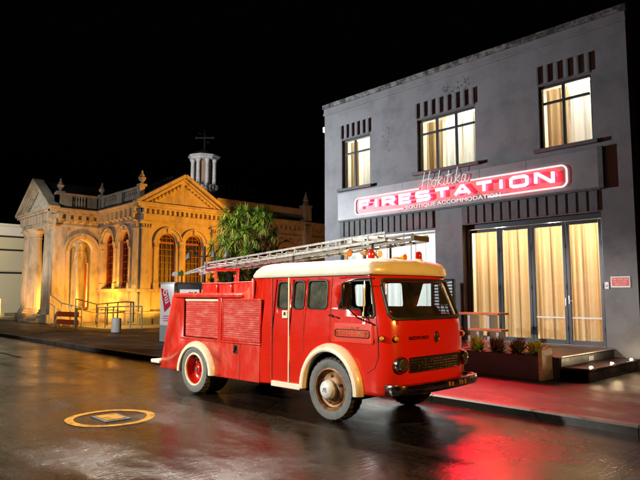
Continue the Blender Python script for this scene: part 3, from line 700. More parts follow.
# ------------------------------------------------------------------ fire station building
F = 14.0; SX0, SX1, SZ = -14.72, -4.72, 8.40
ST_ = thing('fire_station', 'two storey grey rendered former fire station with fluted trim and parapet', 'building', (-9.7, F, .12))
def fm(x, z): return Vector((x, F, z))
W = [(-13.88, -12.60, 5.32, 7.0), (-10.69, -8.70, 5.40, 7.0), (-6.86, -5.54, 5.40, 7.03)]
DO = (-9.19, -5.44, .56, 3.70); GW = (-13.95, -10.10, 1.0, 3.66)
ho = W+[DO, GW]; xs = sorted({SX0, SX1}|{h[0] for h in ho}|{h[1] for h in ho}); zs = sorted({.10, SZ-.12}|{h[2] for h in ho}|{h[3] for h in ho})
bw = bmesh.new(); gv = {}
for i in range(len(xs)-1):
    for j in range(len(zs)-1):
        cx_, cz_ = (xs[i]+xs[i+1])/2, (zs[j]+zs[j+1])/2
        if any(h[0] < cx_ < h[1] and h[2] < cz_ < h[3] for h in ho): continue
        q = []
        for a_, b_ in ((i, j), (i+1, j), (i+1, j+1), (i, j+1)):
            if (a_, b_) not in gv: gv[a_, b_] = bw.verts.new(fm(xs[a_], zs[b_])-OFF[ST_.name])
            q.append(gv[a_, b_])
        bw.faces.new(q)
bw.normal_update(); me_ = bpy.data.meshes.new('front_wall'); bw.to_mesh(me_); bw.free()
fw_ob = link('front_wall', me_, 'wall', ST_, 0); md = fw_ob.modifiers.new('solidify', 'SOLIDIFY'); md.thickness = .30; md.offset = -1
obj('side_wall', MB().box(SX0, SX0+.25, F+.302, F+12, .1, SZ-.12), 'wall', ST_, 0); obj('side_wall', MB().box(SX1-.25, SX1, F+.302, F+12, .1, SZ-.12), 'wall', ST_, 0)
obj('back_wall', MB().box(SX0, SX1, F+12.002, F+12.2, .1, SZ-.12), 'wall', ST_, 0)
obj('flat_roof', MB().box(SX0+.252, SX1-.252, F+.302, F+11.998, 7.6, 7.75), 'walltrim', ST_, 0)
obj('floor_slab', MB().box(SX0+.252, SX1-.252, F+.302, F+11.998, 4.05, 4.25), 'room', ST_, 0)
cp = MB().box(SX0-.06, SX1+.06, F-.08, F+.34, SZ-.118, SZ+.03)
obj('parapet_cap', cp, 'cap', ST_, 0, .02)
obj('cornice', MB().box(SX0-.03, SX1+.03, F-.055, F-.001, SZ-.36, SZ-.28).box(SX0-.02, SX1+.02, F-.03, F-.002, SZ-.28, SZ-.12), 'wall', ST_, 0, .012)
obj('gutter_end', MB().box(SX0-.22, SX0-.002, F+.1, F+.4, 7.52, 7.72), 'white', ST_, 0, .02)
# fluted ribs above windows and openings
def ribs(x0, x1, z0, z1, n, duty=.78, d=.05):
    mb = MB(); p = (x1-x0)/n
    for k in range(n): mb.box(x0+p*k+p*(1-duty)/2, x0+p*(k+1)-p*(1-duty)/2, F-d, F-.001, z0, z1)
    return mb
def ribs2(x0, x1, z0, z1, n):
    mb = MB()
    for k in range(n+1):
        x = lerp(x0, x1, k/n); mb.box(x-.028, x+.028, F-.06, F-.001, z0, z1)
    mb.box(x0-.028, x1+.028, F-.012, F-.001, z0-.05, z0-.002)
    return mb
for w, n in zip(W, (5, 7, 5)): obj('fluted_panel', ribs2(w[0]+.02, w[1]-.02, w[3]+.05, w[3]+.50, n), 'walltrim', ST_, 0, .008)
obj('fluted_band', ribs(-13.98, -10.12, 3.70, 4.20, 16), 'walltrim', ST_, 0, .012)
obj('fluted_band', ribs(-9.20, -5.46, 3.72, 4.20, 15), 'walltrim', ST_, 0, .012)
for w in W: obj('window_sill', MB().box(w[0]-.12, w[1]+.14, F-.14, F+.1, w[2]-.09, w[2]-.002), 'walltrim', ST_, 0, .01)
mo = MB()
for cx, cz, n, sxx, szz in ((-9.62, 7.62, 22, .15, .16), (-9.05, 7.66, 16, .13, .13), (-11.85, 6.75, 14, .14, .40)):
    for k in range(n):
        x = random.gauss(cx, sxx*.75); z = random.gauss(cz, szz*.75); r0 = random.uniform(.01, .032)
        pts = [(x+r0*random.uniform(.5, 1.3)*math.cos(a_*PI/4), F-.004, z+1.4*r0*random.uniform(.5, 1.4)*math.sin(a_*PI/4)) for a_ in range(8)]
        mo.prism(pts, (0, .003-.0001*(k % 20), 0))
obj('damp_stains', mo, 'moss', ST_, 0)
# upper windows
def upwin(w, cols, split):
    x0, x1, z0, z1 = w; y0, y1 = F+.08, F+.14; mb = MB(); fw_ = .055
    mb.box(x0, x1, y0, y1, z0, z0+fw_).box(x0, x1, y0, y1, z1-fw_, z1).box(x0, x0+fw_, y0, y1, z0+fw_, z1-fw_).box(x1-fw_, x1, y0, y1, z0+fw_, z1-fw_)
    for c in cols: mb.box(c-.035, c+.035, y0-.005, y1-.005, z0+fw_, z1-fw_)
    es = [x0+fw_]+list(cols)+[x1-fw_]
    for a, b in zip(es[:-1], es[1:]): mb.box(a+.03, b-.03, y0+.005, y1+.005, split-.03, split+.03)
    o = obj('window', mb, 'frame', ST_, 0, .006)
    obj('pane', MB().box(x0+.02, x1-.02, y0+.025, y0+.031, z0+.02, z1-.02), 'glass', o, 0)
upwin(W[0], [-13.33], 6.52); upwin(W[1], [-10.03, -9.37], 6.56); upwin(W[2], [-6.25], 6.58)
# ground floor picture window
mb = MB(); x0, x1, z0, z1 = GW; y0, y1 = F+.10, F+.16
mb.box(x0, x1, y0, y1, z0, z0+.06).box(x0, x1, y0, y1, z1-.06, z1)
for c in (x0+.03, -13.0, -12.05, -11.1, x1-.03): mb.box(c-.03, c+.03, y0+.004, y1-.004, z0+.06, z1-.06)
o = obj('window', mb, 'white', ST_, 0, .006); obj('pane', MB().box(x0+.02, x1-.02, y0+.025, y0+.031, z0+.02, z1-.02), 'glass', o, 0)
# bifold door leaves
DY = F+.22
hd = MB().box(DO[0], DO[1], DY-.03, DY+.09, DO[3]-.13, DO[3]-.002).box(DO[0], DO[0]+.07, DY-.03, DY+.09, DO[2], DO[3]-.13).box(DO[1]-.09, DO[1], DY-.03, DY+.09, DO[2], DO[3]-.13)
obj('door_frame', hd, 'doorframe', ST_, 0, .008)
dx = [DO[0]+.075, -8.20, -7.30, -6.40, DO[1]-.095]
for k in range(4):
    a, b = dx[k]+.006, dx[k+1]-.006; zt = DO[3]-.14; st = .075 if k else .06
    mb = MB().box(a, a+st, DY, DY+.06, DO[2]+.01, zt).box(b-st, b, DY, DY+.06, DO[2]+.01, zt).box(a+st, b-st, DY, DY+.06, zt-.09, zt).box(a+st, b-st, DY, DY+.06, DO[2]+.01, DO[2]+.12)
    d = obj('door', mb, 'doorframe', ST_, 0, .006)
    obj('pane', MB().box(a+st-.01, b-st+.01, DY+.026, DY+.032, DO[2]+.11, zt-.08), 'glass', d, 0)
    if k > 1: obj('pale_strip', MB().box(a+st, b-st, DY+.020, DY+.0245, 1.20, 1.235), 'white', d, 0)  # thin white line across the pane
    for z in (.9, 1.9, 2.9): obj('hinge', MB().tube([(b-.004, DY-.012, z), (b-.004, DY-.012, z+.12)], .014, 8), 'black', d)
    if k in (2, 3): obj('handle', MB().box(a+.02, a+.05, DY-.02, DY, 1.55, 1.75).tube([(a+.035, DY-.03, 1.63), (a+.035, DY-.05, 1.63), (a+.16, DY-.05, 1.62)], .010, 6) if k == 3 else MB().box(b-.06, b-.03, DY-.012, DY, 1.5, 1.7), 'steel', d, 0, .004)
# rooms behind the openings
def room(x0, x1, y0, y1, z0, z1):
    mb = MB(); a = [(x0, y0), (x0, y1), (x1, y1), (x1, y0)]
    mb.add([(x, y, z) for z in (z0, z1) for x, y in a], [(0, 1, 5, 4), (1, 2, 6, 5), (2, 3, 7, 6), (0, 3, 2, 1), (4, 5, 6, 7)])
    return mb
for q in ((-14.4, -11.9, F+.31, F+4, 4.3, 7.5), (-11.2, -8.2, F+.31, F+4, 4.3, 7.5), (-7.6, -5.0, F+.31, F+4, 4.3, 7.5), (-14.4, -9.9, F+.31, F+5, .3, 4.0), (-9.6, -5.0, F+.31, F+5, .54, 4.0)):
    obj('room_lining', room(*q), 'room', ST_, 0)
# curtains (each hangs by itself)
def curtain(x0, x1, y, z0, z1, n, amp, m, label, rr, heading=True):
    mb = MB(); N = n*10; vs = []; rd = random.Random(rr); ph = [rd.uniform(.6, 1.4) for _ in range(n+2)]; sk = rd.uniform(0, 6)
    for j, z in enumerate((z0, lerp(z0, z1, .35), lerp(z0, z1, .75), z1-.12, z1)):
        for k in range(N+1):
            t_ = k/N; a_ = amp*(1 if j < 3 else .7 if j == 3 else .5)*ph[int(t_*n)]
            xx = lerp(x0, x1, t_+.35/n*math.sin(t_*n*2.3+sk+j*.2)*math.sin(PI*t_)); vs.append((xx, y+a_*math.sin(2*PI*t_*n+.3*j+sk), z))
    mb.add(vs, [(j*(N+1)+k, j*(N+1)+k+1, (j+1)*(N+1)+k+1, (j+1)*(N+1)+k) for j in range(4) for k in range(N)])
    return solo('curtain', mb, m, label, 'curtain', 'curtains in the station windows', smooth=80)
dl = ['pleated warm sheer curtain behind the glass door leaf nearest the bar table', 'warm sheer curtain behind the second door leaf from the bar table', 'warm sheer curtain behind the glass leaf between the second and last door leaves', 'warm sheer curtain behind the glass door leaf nearest the red wall notice']
for k in range(4): curtain(dx[k]+.02, dx[k+1]-.02, DY+.22, .60, DO[3]-.20, 7, .04, 'sheer', dl[k], 20+k)
curtain(-13.84, -13.50, F+.42, 5.2, 6.99, 3, .04, 'drape', 'tan drape bunched at one edge of the narrow upper window above FIRE', 1)
curtain(-13.30, -12.62, F+.42, 5.2, 6.99, 5, .04, 'sheerw', 'white curtain filling half of the narrow upper window above FIRE', 2)
curtain(-10.66, -10.08, F+.42, 5.2, 6.99, 4, .05, 'drape', 'tan drape bunched in the three pane upper window', 3)
curtain(-9.98, -9.42, F+.45, 5.2, 6.99, 4, .04, 'sheerw', 'white curtain in the middle light of the three pane upper window', 4)
curtain(-9.34, -8.72, F+.42, 5.2, 6.99, 5, .04, 'sheerw', 'white curtain in the end light of the three pane upper window nearest the word STATION', 5)
curtain(-6.83, -6.28, F+.42, 5.25, 7.02, 4, .045, 'drape', 'tan drape in the upper window over the glass doors', 6)
curtain(-6.22, -5.56, F+.42, 5.25, 7.02, 5, .045, 'sheerw', 'pale curtain beside the tan drape in the upper window over the glass doors', 7)
for k, (a, b, l) in enumerate(((-13.92, -13.02, 'white sheer curtain in the ground window at its far end behind the ladder'), (-12.98, -12.07, 'white sheer curtain in ground window behind the brass roof lamps'), (-12.03, -11.12, 'white sheer curtain in ground window behind the small round beacon'), (-11.08, -10.14, 'white sheer curtain in the ground window pane next to the black slatted screen'))):
    curtain(a, b, F+.40, 1.0, 3.60, 6, .035, 'sheerw', l, 30+k)
# sign board
SB = thing('sign_board', 'long grey sign board with glowing red and white FIRESTATION lettering', 'sign', (-9.7, 13.94, 4.26))
obj('board', MB().box(-13.98, -5.42, 13.90, 13.998, 4.25, 5.17), 'board', SB, 0, .006)
obj('board_end', MB().box(-5.419, -5.30, 13.86, 13.998, 4.22, 5.20), 'walltrim', SB, 0, .006)
sm = MB()
for x in (-11.2, -9.65, -8.55, -7.2): sm.box(x-.004, x+.004, 13.897, 13.901, 4.9, 5.165)
obj('board_joint', sm, 'walltrim', SB, 0)
obj('board_rail', MB().box(-13.98, -5.42, 13.93, 13.998, 4.205, 4.248), 'walltrim', SB, 0)
def sgm(x, z, d): return Vector((x, 13.90-d, z))
rr_ = rrect(-13.15, -6.15, 4.365, 4.89, .14, 6)
def border_path(): return rr_
# outline is open where the script and the tagline cross it
left = [(-10.56, 4.89), (-13.01, 4.89)]+[(-13.01+.14*math.cos(R(90+90*k/6)), 4.75+.14*math.sin(R(90+90*k/6))) for k in range(1, 7)]+[(-13.15, 4.505)]+[(-13.01+.14*math.cos(R(180+90*k/6)), 4.505+.14*math.sin(R(180+90*k/6))) for k in range(1, 7)]+[(-11.15, 4.365)]
right = [(-8.80, 4.89), (-6.29, 4.89)]+[(-6.29+.14*math.cos(R(90-90*k/6)), 4.75+.14*math.sin(R(90-90*k/6))) for k in range(1, 7)]+[(-6.15, 4.505)]+[(-6.29+.14*math.cos(R(-90*k/6)), 4.505+.14*math.sin(R(-90*k/6))) for k in range(1, 7)]+[(-8.28, 4.365)]
obj('lit_border', MB().ribbon(left, .034, sgm, .02, .05), 'border', SB, 0); obj('lit_border', MB().ribbon(right, .034, sgm, .02, .05), 'border', SB, 0)
GL = {'F': [[(0, 0), (0, 1), (1, 1)], [(0, .5), (.85, .5)]], 'I': [[(.5, 0), (.5, 1)]],
 'R': [[(0, 0), (0, 1), (.85, 1), (1, .9), (1, .6), (.85, .48), (0, .48)], [(.5, .48), (1, 0)]],
 'E': [[(1, 0), (0, 0), (0, 1), (1, 1)], [(0, .5), (.9, .5)]],
 'S': [[(0, 0), (.88, 0), (1, .1), (1, .4), (.88, .5), (.12, .5), (0, .6), (0, .9), (.12, 1), (1, 1)]],
 'T': [[(0, 1), (1, 1)], [(.5, 1), (.5, 0)]], 'A': [[(-.03, 0), (.42, 1), (.58, 1), (1.03, 0)], [(.2, .3), (.8, .3)]],
 'O': [[(.15, 0), (.85, 0), (1, .15), (1, .85), (.85, 1), (.15, 1), (0, .85), (0, .15)]], 'N': [[(0, 0), (0, 1), (.12, 1), (.88, 0), (1, 0), (1, 1)]]}
LZ0, LZ1 = 4.525, 4.755
x = -12.86; widths = {'I': .10, 'F': .40, 'E': .40}
tot = sum(widths.get(c, .44) for c in 'FIRESTATION'); gap = (6.40-tot)/10
for c in 'FIRESTATION':
    w_ = widths.get(c, .44); fm_ = MB(); bk = MB()
    for st in GL[c]:
        pth = [(x+a*w_ if c != 'I' else x+w_/2, lerp(LZ0, LZ1, b)) for a, b in st]
        fm_.ribbon(pth, .080, sgm, .095, .108, c == 'O'); bk.ribbon(pth, .066, sgm, .060, .092, c == 'O')
    lo_ = obj('letter', fm_, 'letter', SB, 0); obj('backlight', bk, 'neon', lo_, 0)
    x += w_+gap
# script word drawn as one pen line
scr = {'H': [[(0, -.1), (.12, .5), (.25, 1)], [(.42, -.1), (.52, .5), (.66, 1)], [(.05, .42), (.3, .5), (.62, .52), (.72, .4)]],
 'o': [[(.0, .1), (.05, .35), (.2, .45), (.3, .3), (.22, .05), (.08, .02), (.0, .12)], [(.25, .4), (.42, .36)]],
 'k': [[(.0, 0), (.1, .5), (.2, .95)], [(.34, .45), (.08, .22), (.2, .12), (.36, .0), (.46, .12)]],
 'i': [[(.06, .4), (.02, .08), (.1, .0), (.22, .12)], [(.12, .6), (.13, .63)]],
 't': [[(.14, .85), (.05, .2), (.1, .02), (.24, .1)], [(-.04, .55), (.3, .6)]],
 'l': [[(.0, 0), (.1, .5), (.2, .95)]],
 'a': [[(.26, .4), (.1, .42), (.0, .15), (.08, .0), (.22, .12), (.28, .42)], [(.28, .42), (.24, .08), (.34, .0), (.5, .14)]]}
def script(text, x, z, k):
    mb = MB()
    for c, adv in text:
        for st in scr[c]:
            P = [Vector((x+a*k, z+b*k)) for a, b in st]; q = []
            for i in range(len(P)-1):
                p0_, p1_, p2_, p3_ = P[max(0, i-1)], P[i], P[i+1], P[min(len(P)-1, i+2)]
                for s_ in range(4):
                    t_ = s_/4; q.append(.5*((2*p1_)+(p2_-p0_)*t_+(2*p0_-5*p1_+4*p2_-p3_)*t_*t_+(3*p1_-p0_-3*p2_+p3_)*t_**3))
            q.append(P[-1]); mb.tube([sgm(p_.x, p_.y, .08) for p_ in q], .009, 5)
        x += adv*k
    return mb
obj('script_lettering', script((('H', .78), ('o', .40), ('k', .46), ('i', .24), ('t', .30), ('i', .26), ('k', .46), ('a', .5)), -10.42, 4.87, .47), 'whitelit', SB)
text_mesh('BOUTIQUE ACCOMMODATION', .155, lambda x, y, d: sgm(-11.08+x, 4.335+y, .01+d), .012, 'tagline_lettering', 'whitelit', SB, .0, 1.42)
# wall items
no = thing('notice_sign', 'small red notice plate in a pale frame on the station wall', 'sign', (-5.08, F-.03, 1.93))
obj('plate', MB().box(-5.29, -4.87, F-.025, F-.001, 1.93, 2.18), 'white', no, 0, .006); obj('notice_face', MB().box(-5.265, -4.895, F-.03, F-.026, 1.965, 2.155), 'notice', no, 0)
tx = MB(); rd = random.Random(3)
for z, a, b in ((2.115, -5.24, -4.92), (2.06, -5.21, -4.95), (2.005, -5.19, -4.97)):
    x = a
    while x < b:
        w_ = rd.uniform(.012, .02); tx.box(x, x+w_, F-.033, F-.0305, z-.017, z+.017); x += w_+(.007 if rd.random() < .8 else .025)
obj('notice_print', tx, 'noticetext', no, 0)
ic = thing('intercom_panel', 'small white intercom plate on grey wall beside the red notice', 'intercom', (-5.37, F-.03, 1.94))
obj('cover', MB().box(-5.42, -5.33, F-.03, F-.001, 1.90, 2.06), 'white', ic, 0, .006); obj('button', MB().box(-5.40, -5.35, F-.034, F-.0305, 1.95, 1.99), 'greyprint', ic, 0)
wl = thing('wall_lamp', 'small bright white lamp hanging in front of the ground floor window behind the ladder', 'lamp', (-12.25, F-.1, 3.38))
obj('housing', MB().tube([(-12.25, F-.03, 3.69), (-12.25, F-.05, 3.40)], .015, 6).lathe([(.02, .10), (.05, .08), (.085, .0), (.08, -.01), (.001, -.01)], (-12.25, F-.07, 3.30), 'z', 14), 'steel', wl); obj('lamp_lens', MB().lathe([(.06, -.015), (.055, -.05), (.03, -.075), (.001, -.08)], (-12.25, F-.07, 3.30), 'z', 12), emit('wall_lamp_glow', (1, .95, .85), 30), wl)
# slatted black screen
sc_ = thing('slatted_screen', 'black horizontal slatted screen standing beside the glass doors', 'screen', (-9.55, 13.55, .12))
mb = MB()
for k in range(22): mb.box(-9.86, -9.22, 13.53, 13.55, .30+k*.085, .35+k*.085)
obj('slats', mb, 'steel', sc_, 0); obj('screen_frame', MB().box(-9.92, -9.86, 13.5, 13.58, .12, 2.2).box(-9.22, -9.16, 13.5, 13.58, .12, 2.2).box(-9.86, -9.22, 13.5, 13.58, 2.16, 2.2), 'blackgloss', sc_, 0)
obj('screen_backing', MB().box(-9.86, -9.22, 13.565, 13.575, .14, 2.15), 'blackgloss', sc_, 0)
# timber deck and steps
dk = thing('timber_deck', 'dark timber deck with a lower step in front of the glass doors', 'deck', (-7.2, 12.6, .12))
mb = MB()
for k in range(27):
    a = -9.1+k*.14; mb.box(a, a+.132, 11.36, DY-.02, .50, .55)
obj('deck_boards', mb, 'deck', dk, 0)
obj('deck_fascia', MB().box(-9.1, -5.31, 11.33, 11.355, .13, .545).box(-5.32, -5.29, 11.36, F-.01, .30, .53), 'plantbox', dk, 0)
obj('deck_nosing', MB().box(-5.325, -5.27, 11.36, F-.01, .552, .568), 'steel', dk, 0)
obj('step_tread', MB().box(-5.285, -4.75, 11.36, F-.01, .335, .375), 'deck', dk, 0, .005); obj('step_riser', MB().box(-4.79, -4.765, 11.37, F-.02, .122, .333), 'plantbox', dk, 0)
obj('riser_label', MB().box(-5.289, -5.283, 12.62, 12.86, .40, .49), 'white', dk, 0)
for y, l in ((11.55, 'step light at the outer corner of the deck step, nearest the planter'), (12.55, 'middle one of the three step lights along the deck step'), (13.6, 'step light against the grey wall, innermost of the three')):
    o = thing('step_light', l, 'light', (-4.80, y, .375), 0, 'small step lights on the deck')
    obj('rim', MB().lathe([(.03, 0), (.045, 0), (.045, .012), (.03, .015)], (-4.80, y, .375), 'z', 16), 'steel', o); obj('lamp_lens', MB().lathe([(.034, .006), (.03, .02), (.018, .034), (.001, .038)], (-4.80, y, .375), 'z', 14), emit('step_glow', (1, .74, .42), 60), o)
# planter and plants
pt = thing('planter_box', 'long low dark planter box with orange timber ends in front of the deck', 'planter', (-6.35, 11.1, .12))
obj('box_side', MB().box(-7.28, -5.52, 10.90, 11.30, .13, .60), 'plantbox', pt, 0, .008)
obj('end_panel', MB().box(-7.36, -7.281, 10.88, 11.32, .13, .62), 'wood', pt, 0, .006); obj('end_panel', MB().box(-5.519, -5.44, 10.88, 11.32, .13, .72), 'wood', pt, 0, .006)
obj('front_slat', MB().box(-7.28, -7.18, 10.875, 10.898, .14, .61), 'wood', pt, 0, .004)
def leafy(cx, cy, z, r, h, n, m, seed):
    mb = MB(); rd = random.Random(seed)
    for k in range(n):
        a = rd.uniform(0, 2*PI); el = rd.uniform(.25, 1.35); L = rd.uniform(.6, 1.)*h; w = rd.uniform(.018, .034)
        d = Vector((math.cos(a)*math.cos(el)*r/h, math.sin(a)*math.cos(el)*r/h, math.sin(el))); sd = Vector((-math.sin(a), math.cos(a), 0))*w
        b = Vector((cx+rd.uniform(-.07, .07), cy+rd.uniform(-.06, .06), z)); pts = []
        for t_, ww in ((0, .3), (.35, 1), (.7, .9), (1, .05)):
            c_ = b+d*L*t_+Vector((0, 0, -.25*L*t_*t_)); pts += [c_-sd*ww, c_+sd*ww]
        mb.add(pts, [(0, 1, 3, 2), (2, 3, 5, 4), (4, 5, 7, 6)])
    return mb
for x, m_, l, sd in ((-6.98, 'leaf', 'bright lime leafy plant in the planter at the fire engine end', 1), (-6.50, 'leafred', 'bronze leafy plant in the planter beside the lime plant', 2), (-6.05, 'leafred', 'dark bronze plant in the planter, third from the fire engine', 3), (-5.68, 'leaf', 'yellow green plant in the planter at the step end', 4)):
    solo('potted_plant', leafy(x, 11.1, .585, .36, .50, 120, m_, sd), m_, l, 'plant', 'plants in the planter box')
# bar table and benches
def bench(name, x0, x1, y0, y1, z, legs, label, cat, th=.05):
    o = thing(name, label, cat, ((x0+x1)/2, (y0+y1)/2, .55))
    mb = MB(); n = max(2, int((y1-y0)/.14)); p = (y1-y0)/n
    for k in range(n): mb.box(x0, x1, y0+p*k, y0+p*(k+1)-.008, z-th, z)
    obj('table_top' if cat == 'table' else 'seat', mb, 'wood', o, 0, .006)
    for lx in legs: obj('leg', MB().box(lx-.035, lx+.035, y0+.06, y1-.06, .551, z-th-.002), 'steel', o, 0, .005)
    return o
bench('bar_table', -8.32, -7.20, 12.35, 12.85, 1.345, (-8.02, -7.50), 'slatted timber table standing on the deck by the glass doors', 'table')
bench('bench', -7.72, -6.86, 11.9, 12.2, 1.0, (-7.5, -7.0), 'short timber bench on the deck before the middle door leaves', 'bench')
bench('bench', -9.0, -8.05, 11.9, 12.2, 1.0, (-8.8, -8.2), 'timber bench on the deck half hidden by the fire engine nose', 'bench')
# neighbour wall
nb = thing('neighbour_building', 'dark neighbour wall with red light put into its colour beyond the corner of the station', 'building', (0, 16, .12))
obj('wall', MB().box(-4.42, 8, 14.9, 22, .12, 9.5), 'redglow_wall', nb, 0); obj('downpipe', MB().tube([(-4.50, 14.55, .3), (-4.50, 14.55, 8.6)], .06, 10), 'black', nb)
# ------------------------------------------------------------------ old library (columned building)
XC, YC, XP, YP = -31.5, 15.4, -37.04, 12.54
LB = thing('columned_hall', 'floodlit classical hall with columned portico, pediments and lantern', 'building', (-34, 18, .12))
def gx(y, z, d=0): return Vector((XC+d, y, z))
def fy(x, z, d=0): return Vector((x, YC-d, z))
ZC, ZF, ZP = 7.1, 6.05, 8.05
gw_ = [(16.58, 17.70), (18.34, 19.46)]
panel('gable_wall', [(YC+.002, .12), (20.8, .12), (20.8, 6.95), (YC+.002, 6.95)], [archpoly(a, b, 2.15, 5.42) for a, b in gw_], gx, 'stone', LB, .35, None, 0)
fw2 = [(-36.32, -35.02), (-34.10, -32.80)]
panel('front_wall', [(XP, .12), (XC, .12), (XC, 6.9), (XP, 6.9)], [archpoly(a, b, 2.2, 5.60) for a, b in fw2], fy, 'stone2', LB, .35, None, 0)
def archwin(a, b, z0, zt, mp, cols=3, rows=7):
    r = (b-a)/2; c = (a+b)/2; zs = zt-r
    fr_ = MB().ribbon(archpoly(a+.05, b-.05, z0+.05, zt-.05), .10, mp, -.26, -.16, True)
    fr_.ribbon([(a+.08, zs), (b-.08, zs)], .12, mp, -.25, -.15)
    o = obj('window', fr_, 'sash', LB, 0)
    bars = MB()
    for k in range(1, cols+1):
        x = lerp(a, b, k/(cols+1)); bars.ribbon([(x, z0+.08), (x, zs+math.sqrt(max(0, r*r-(x-c)**2))-.06)], .045, mp, -.24, -.19)
    for k in range(1, rows): bars.ribbon([(a+.08, lerp(z0, zs, k/rows)), (b-.08, lerp(z0, zs, k/rows))], .045, mp, -.238, -.188)
    bars.ribbon([(c-r*.78, zs+r*.5), (c+r*.78, zs+r*.5)], .04, mp, -.238, -.188)
    obj('glazing_bars', bars, 'bars', o, 0)
    pn = MB(); q = archpoly(a+.03, b-.03, z0+.03, zt-.03); pn.add([mp(x, z, -.245) for x, z in q], [tuple(range(len(q)))]); obj('pane', pn, 'darkpane', o, 0)
def surround(a, b, z0, zt, mp, m):
    r = (b-a)/2; c = (a+b)/2; zs = zt-r; mb = MB()
    arc = [(c+(r+.16)*math.cos(PI*k/14), zs+(r+.16)*math.sin(PI*k/14)) for k in range(15)]
    mb.ribbon(arc, .20, mp, -.001, .10)
    arc = [(c+(r+.32)*math.cos(PI*k/14), zs+(r+.32)*math.sin(PI*k/14)) for k in range(15)]
    mb.ribbon(arc, .08, mp, -.001, .17)
    mb.ribbon([(c, zt+.02), (c, zt+.36)], .18, mp, .0, .20)
    return obj('arch_surround', mb, m, LB, 0, .01)
for a, b in gw_: archwin(a, b, 2.15, 5.42, gx); surround(a, b, 2.15, 5.42, gx, 'stone')
for a, b in fw2: archwin(a, b, 2.2, 5.60, fy); surround(a, b, 2.2, 5.60, fy, 'stone2')
def pil(mp, x, w, z0, z1, d=.14, m='stone', cap=True):
    mb = MB().ribbon([(x, z0), (x, z1)], w, mp, -.002, d)
    mb.ribbon([(x-w*.65, z0+.2), (x+w*.65, z0+.2)], .4, mp, 0, d+.07)
    if cap:
        mb.ribbon([(x-w*.6, z1-.42), (x+w*.6, z1-.42)], .07, mp, 0, d+.05); mb.ribbon([(x-w*.75, z1-.08), (x+w*.75, z1-.08)], .16, mp, 0, d+.12)
        for k in range(4): mb.ribbon([(x-w*.36+k*w*.24, z1-.36), (x-w*.42+k*w*.28, z1-.16)], .06, mp, d*.9, d+.09)
    return obj('pilaster', mb, m, LB, 0, .01)
pil(gx, YC+.35, .62, .12, 6.02); pil(gx, 20.45, .6, .12, 6.02)
for y in (16.37, 18.02, 19.67): pil(gx, y, .26, 2.1, 4.95, .10)
pil(fy, XC-.32, .58, .12, 6.02, m='stone2'); pil(fy, XP+.32, .5, .12, 6.02, m='stone2')
for x in (-36.52, -34.56, -32.62): pil(fy, x, .24, 2.1, 5.0, .10, 'stone2')
bk = MB().ribbon([(15.98, 2.3), (15.98, 4.95)], .42, gx, .0, .03).ribbon([(20.0, 2.3), (20.0, 4.95)], .4, gx, .0, .03).ribbon([(15.98, 1.1), (15.98, 2.0)], .42, gx, .0, .03); obj('brick_panel', bk, 'brick', LB, 0)
# mouldings and plinths
def run(mp, a, b, prof, m, nm='cornice'):
    mb = MB()
    for z0, z1, d in prof: mb.ribbon([(a, (z0+z1)/2), (b, (z0+z1)/2)], z1-z0, mp, -.003, d)
    return obj(nm, mb, m, LB, 0, .012)
CP = [(5.98, 6.08, .12), (6.08, 6.40, .05), (6.40, 6.47, .14), (6.74, 6.83, .24), (6.83, 6.97, .40), (6.97, 7.08, .50)]
run(gx, YC-.48, 21.0, CP, 'stone'); run(fy, XP, XC+.48, CP, 'stone2')
run(gx, YC-.15, 20.9, [(.12, .75, .16), (.75, .85, .22), (1.95, 2.12, .172)], 'stone', 'plinth'); run(fy, XP, XC-.005, [(.12, .75, .16), (.75, .85, .22), (1.98, 2.16, .175)], 'stone2', 'plinth')
def dent(mp, a, b, n, m, z0=6.48, z1=6.74, d=.26):
    for k in range(n):
        x = lerp(a, b, (k+.5)/n); w = abs(b-a)/n*.5
        mb = MB().ribbon([(x, z0), (x, z1-.001)], w, mp, .0, d); mb.ribbon([(x, z0-.09), (x, z0-.002)], w*.8, mp, .0, d*.45)
        obj('bracket', mb, m, LB, 0, .01)
dent(gx, YC, 20.8, 17, 'stone'); dent(fy, XP, XC, 9, 'stone2', 6.3, 6.82, .34)
# pediment on the gable side
PA = 8.95; pm = MB()
yc = 18.08; hw = 3.0
pm.prism([(XC-.1, yc-hw, 7.0), (XC-.1, yc+hw, 7.0), (XC-.1, yc, PA-.12)], (.22, 0, 0)); obj('tympanum', pm, 'stone', LB, 0)
rk = MB()
for sg in (-1, 1):
    a, b = (yc+sg*(hw+.12), 7.06), (yc, PA)
    rk.ribbon([a, b], .20, gx, -.1, .40); 
    a2, b2 = (yc+sg*(hw-.35), 7.06), (yc, PA-.24); rk.ribbon([a2, b2], .12, gx, .1, .26)
obj('raking_cornice', rk, 'stone', LB, 0, .012)
for sg in (-1, 1):
    for k in range(9):
        t_ = (k+.7)/9.6; y = yc+sg*(hw-.75)*(1-t_); z = lerp(7.06, PA-.52, t_)+.02; w = .16
        dn = MB().ribbon([(y-w/2, z-sg*-.0), (y+w/2, z-sg*w*.62)] if sg > 0 else [(y-w/2, z-w*.62), (y+w/2, z)], .13, gx, .1, .24)
        obj('raking_bracket', dn, 'stone', LB, 0)
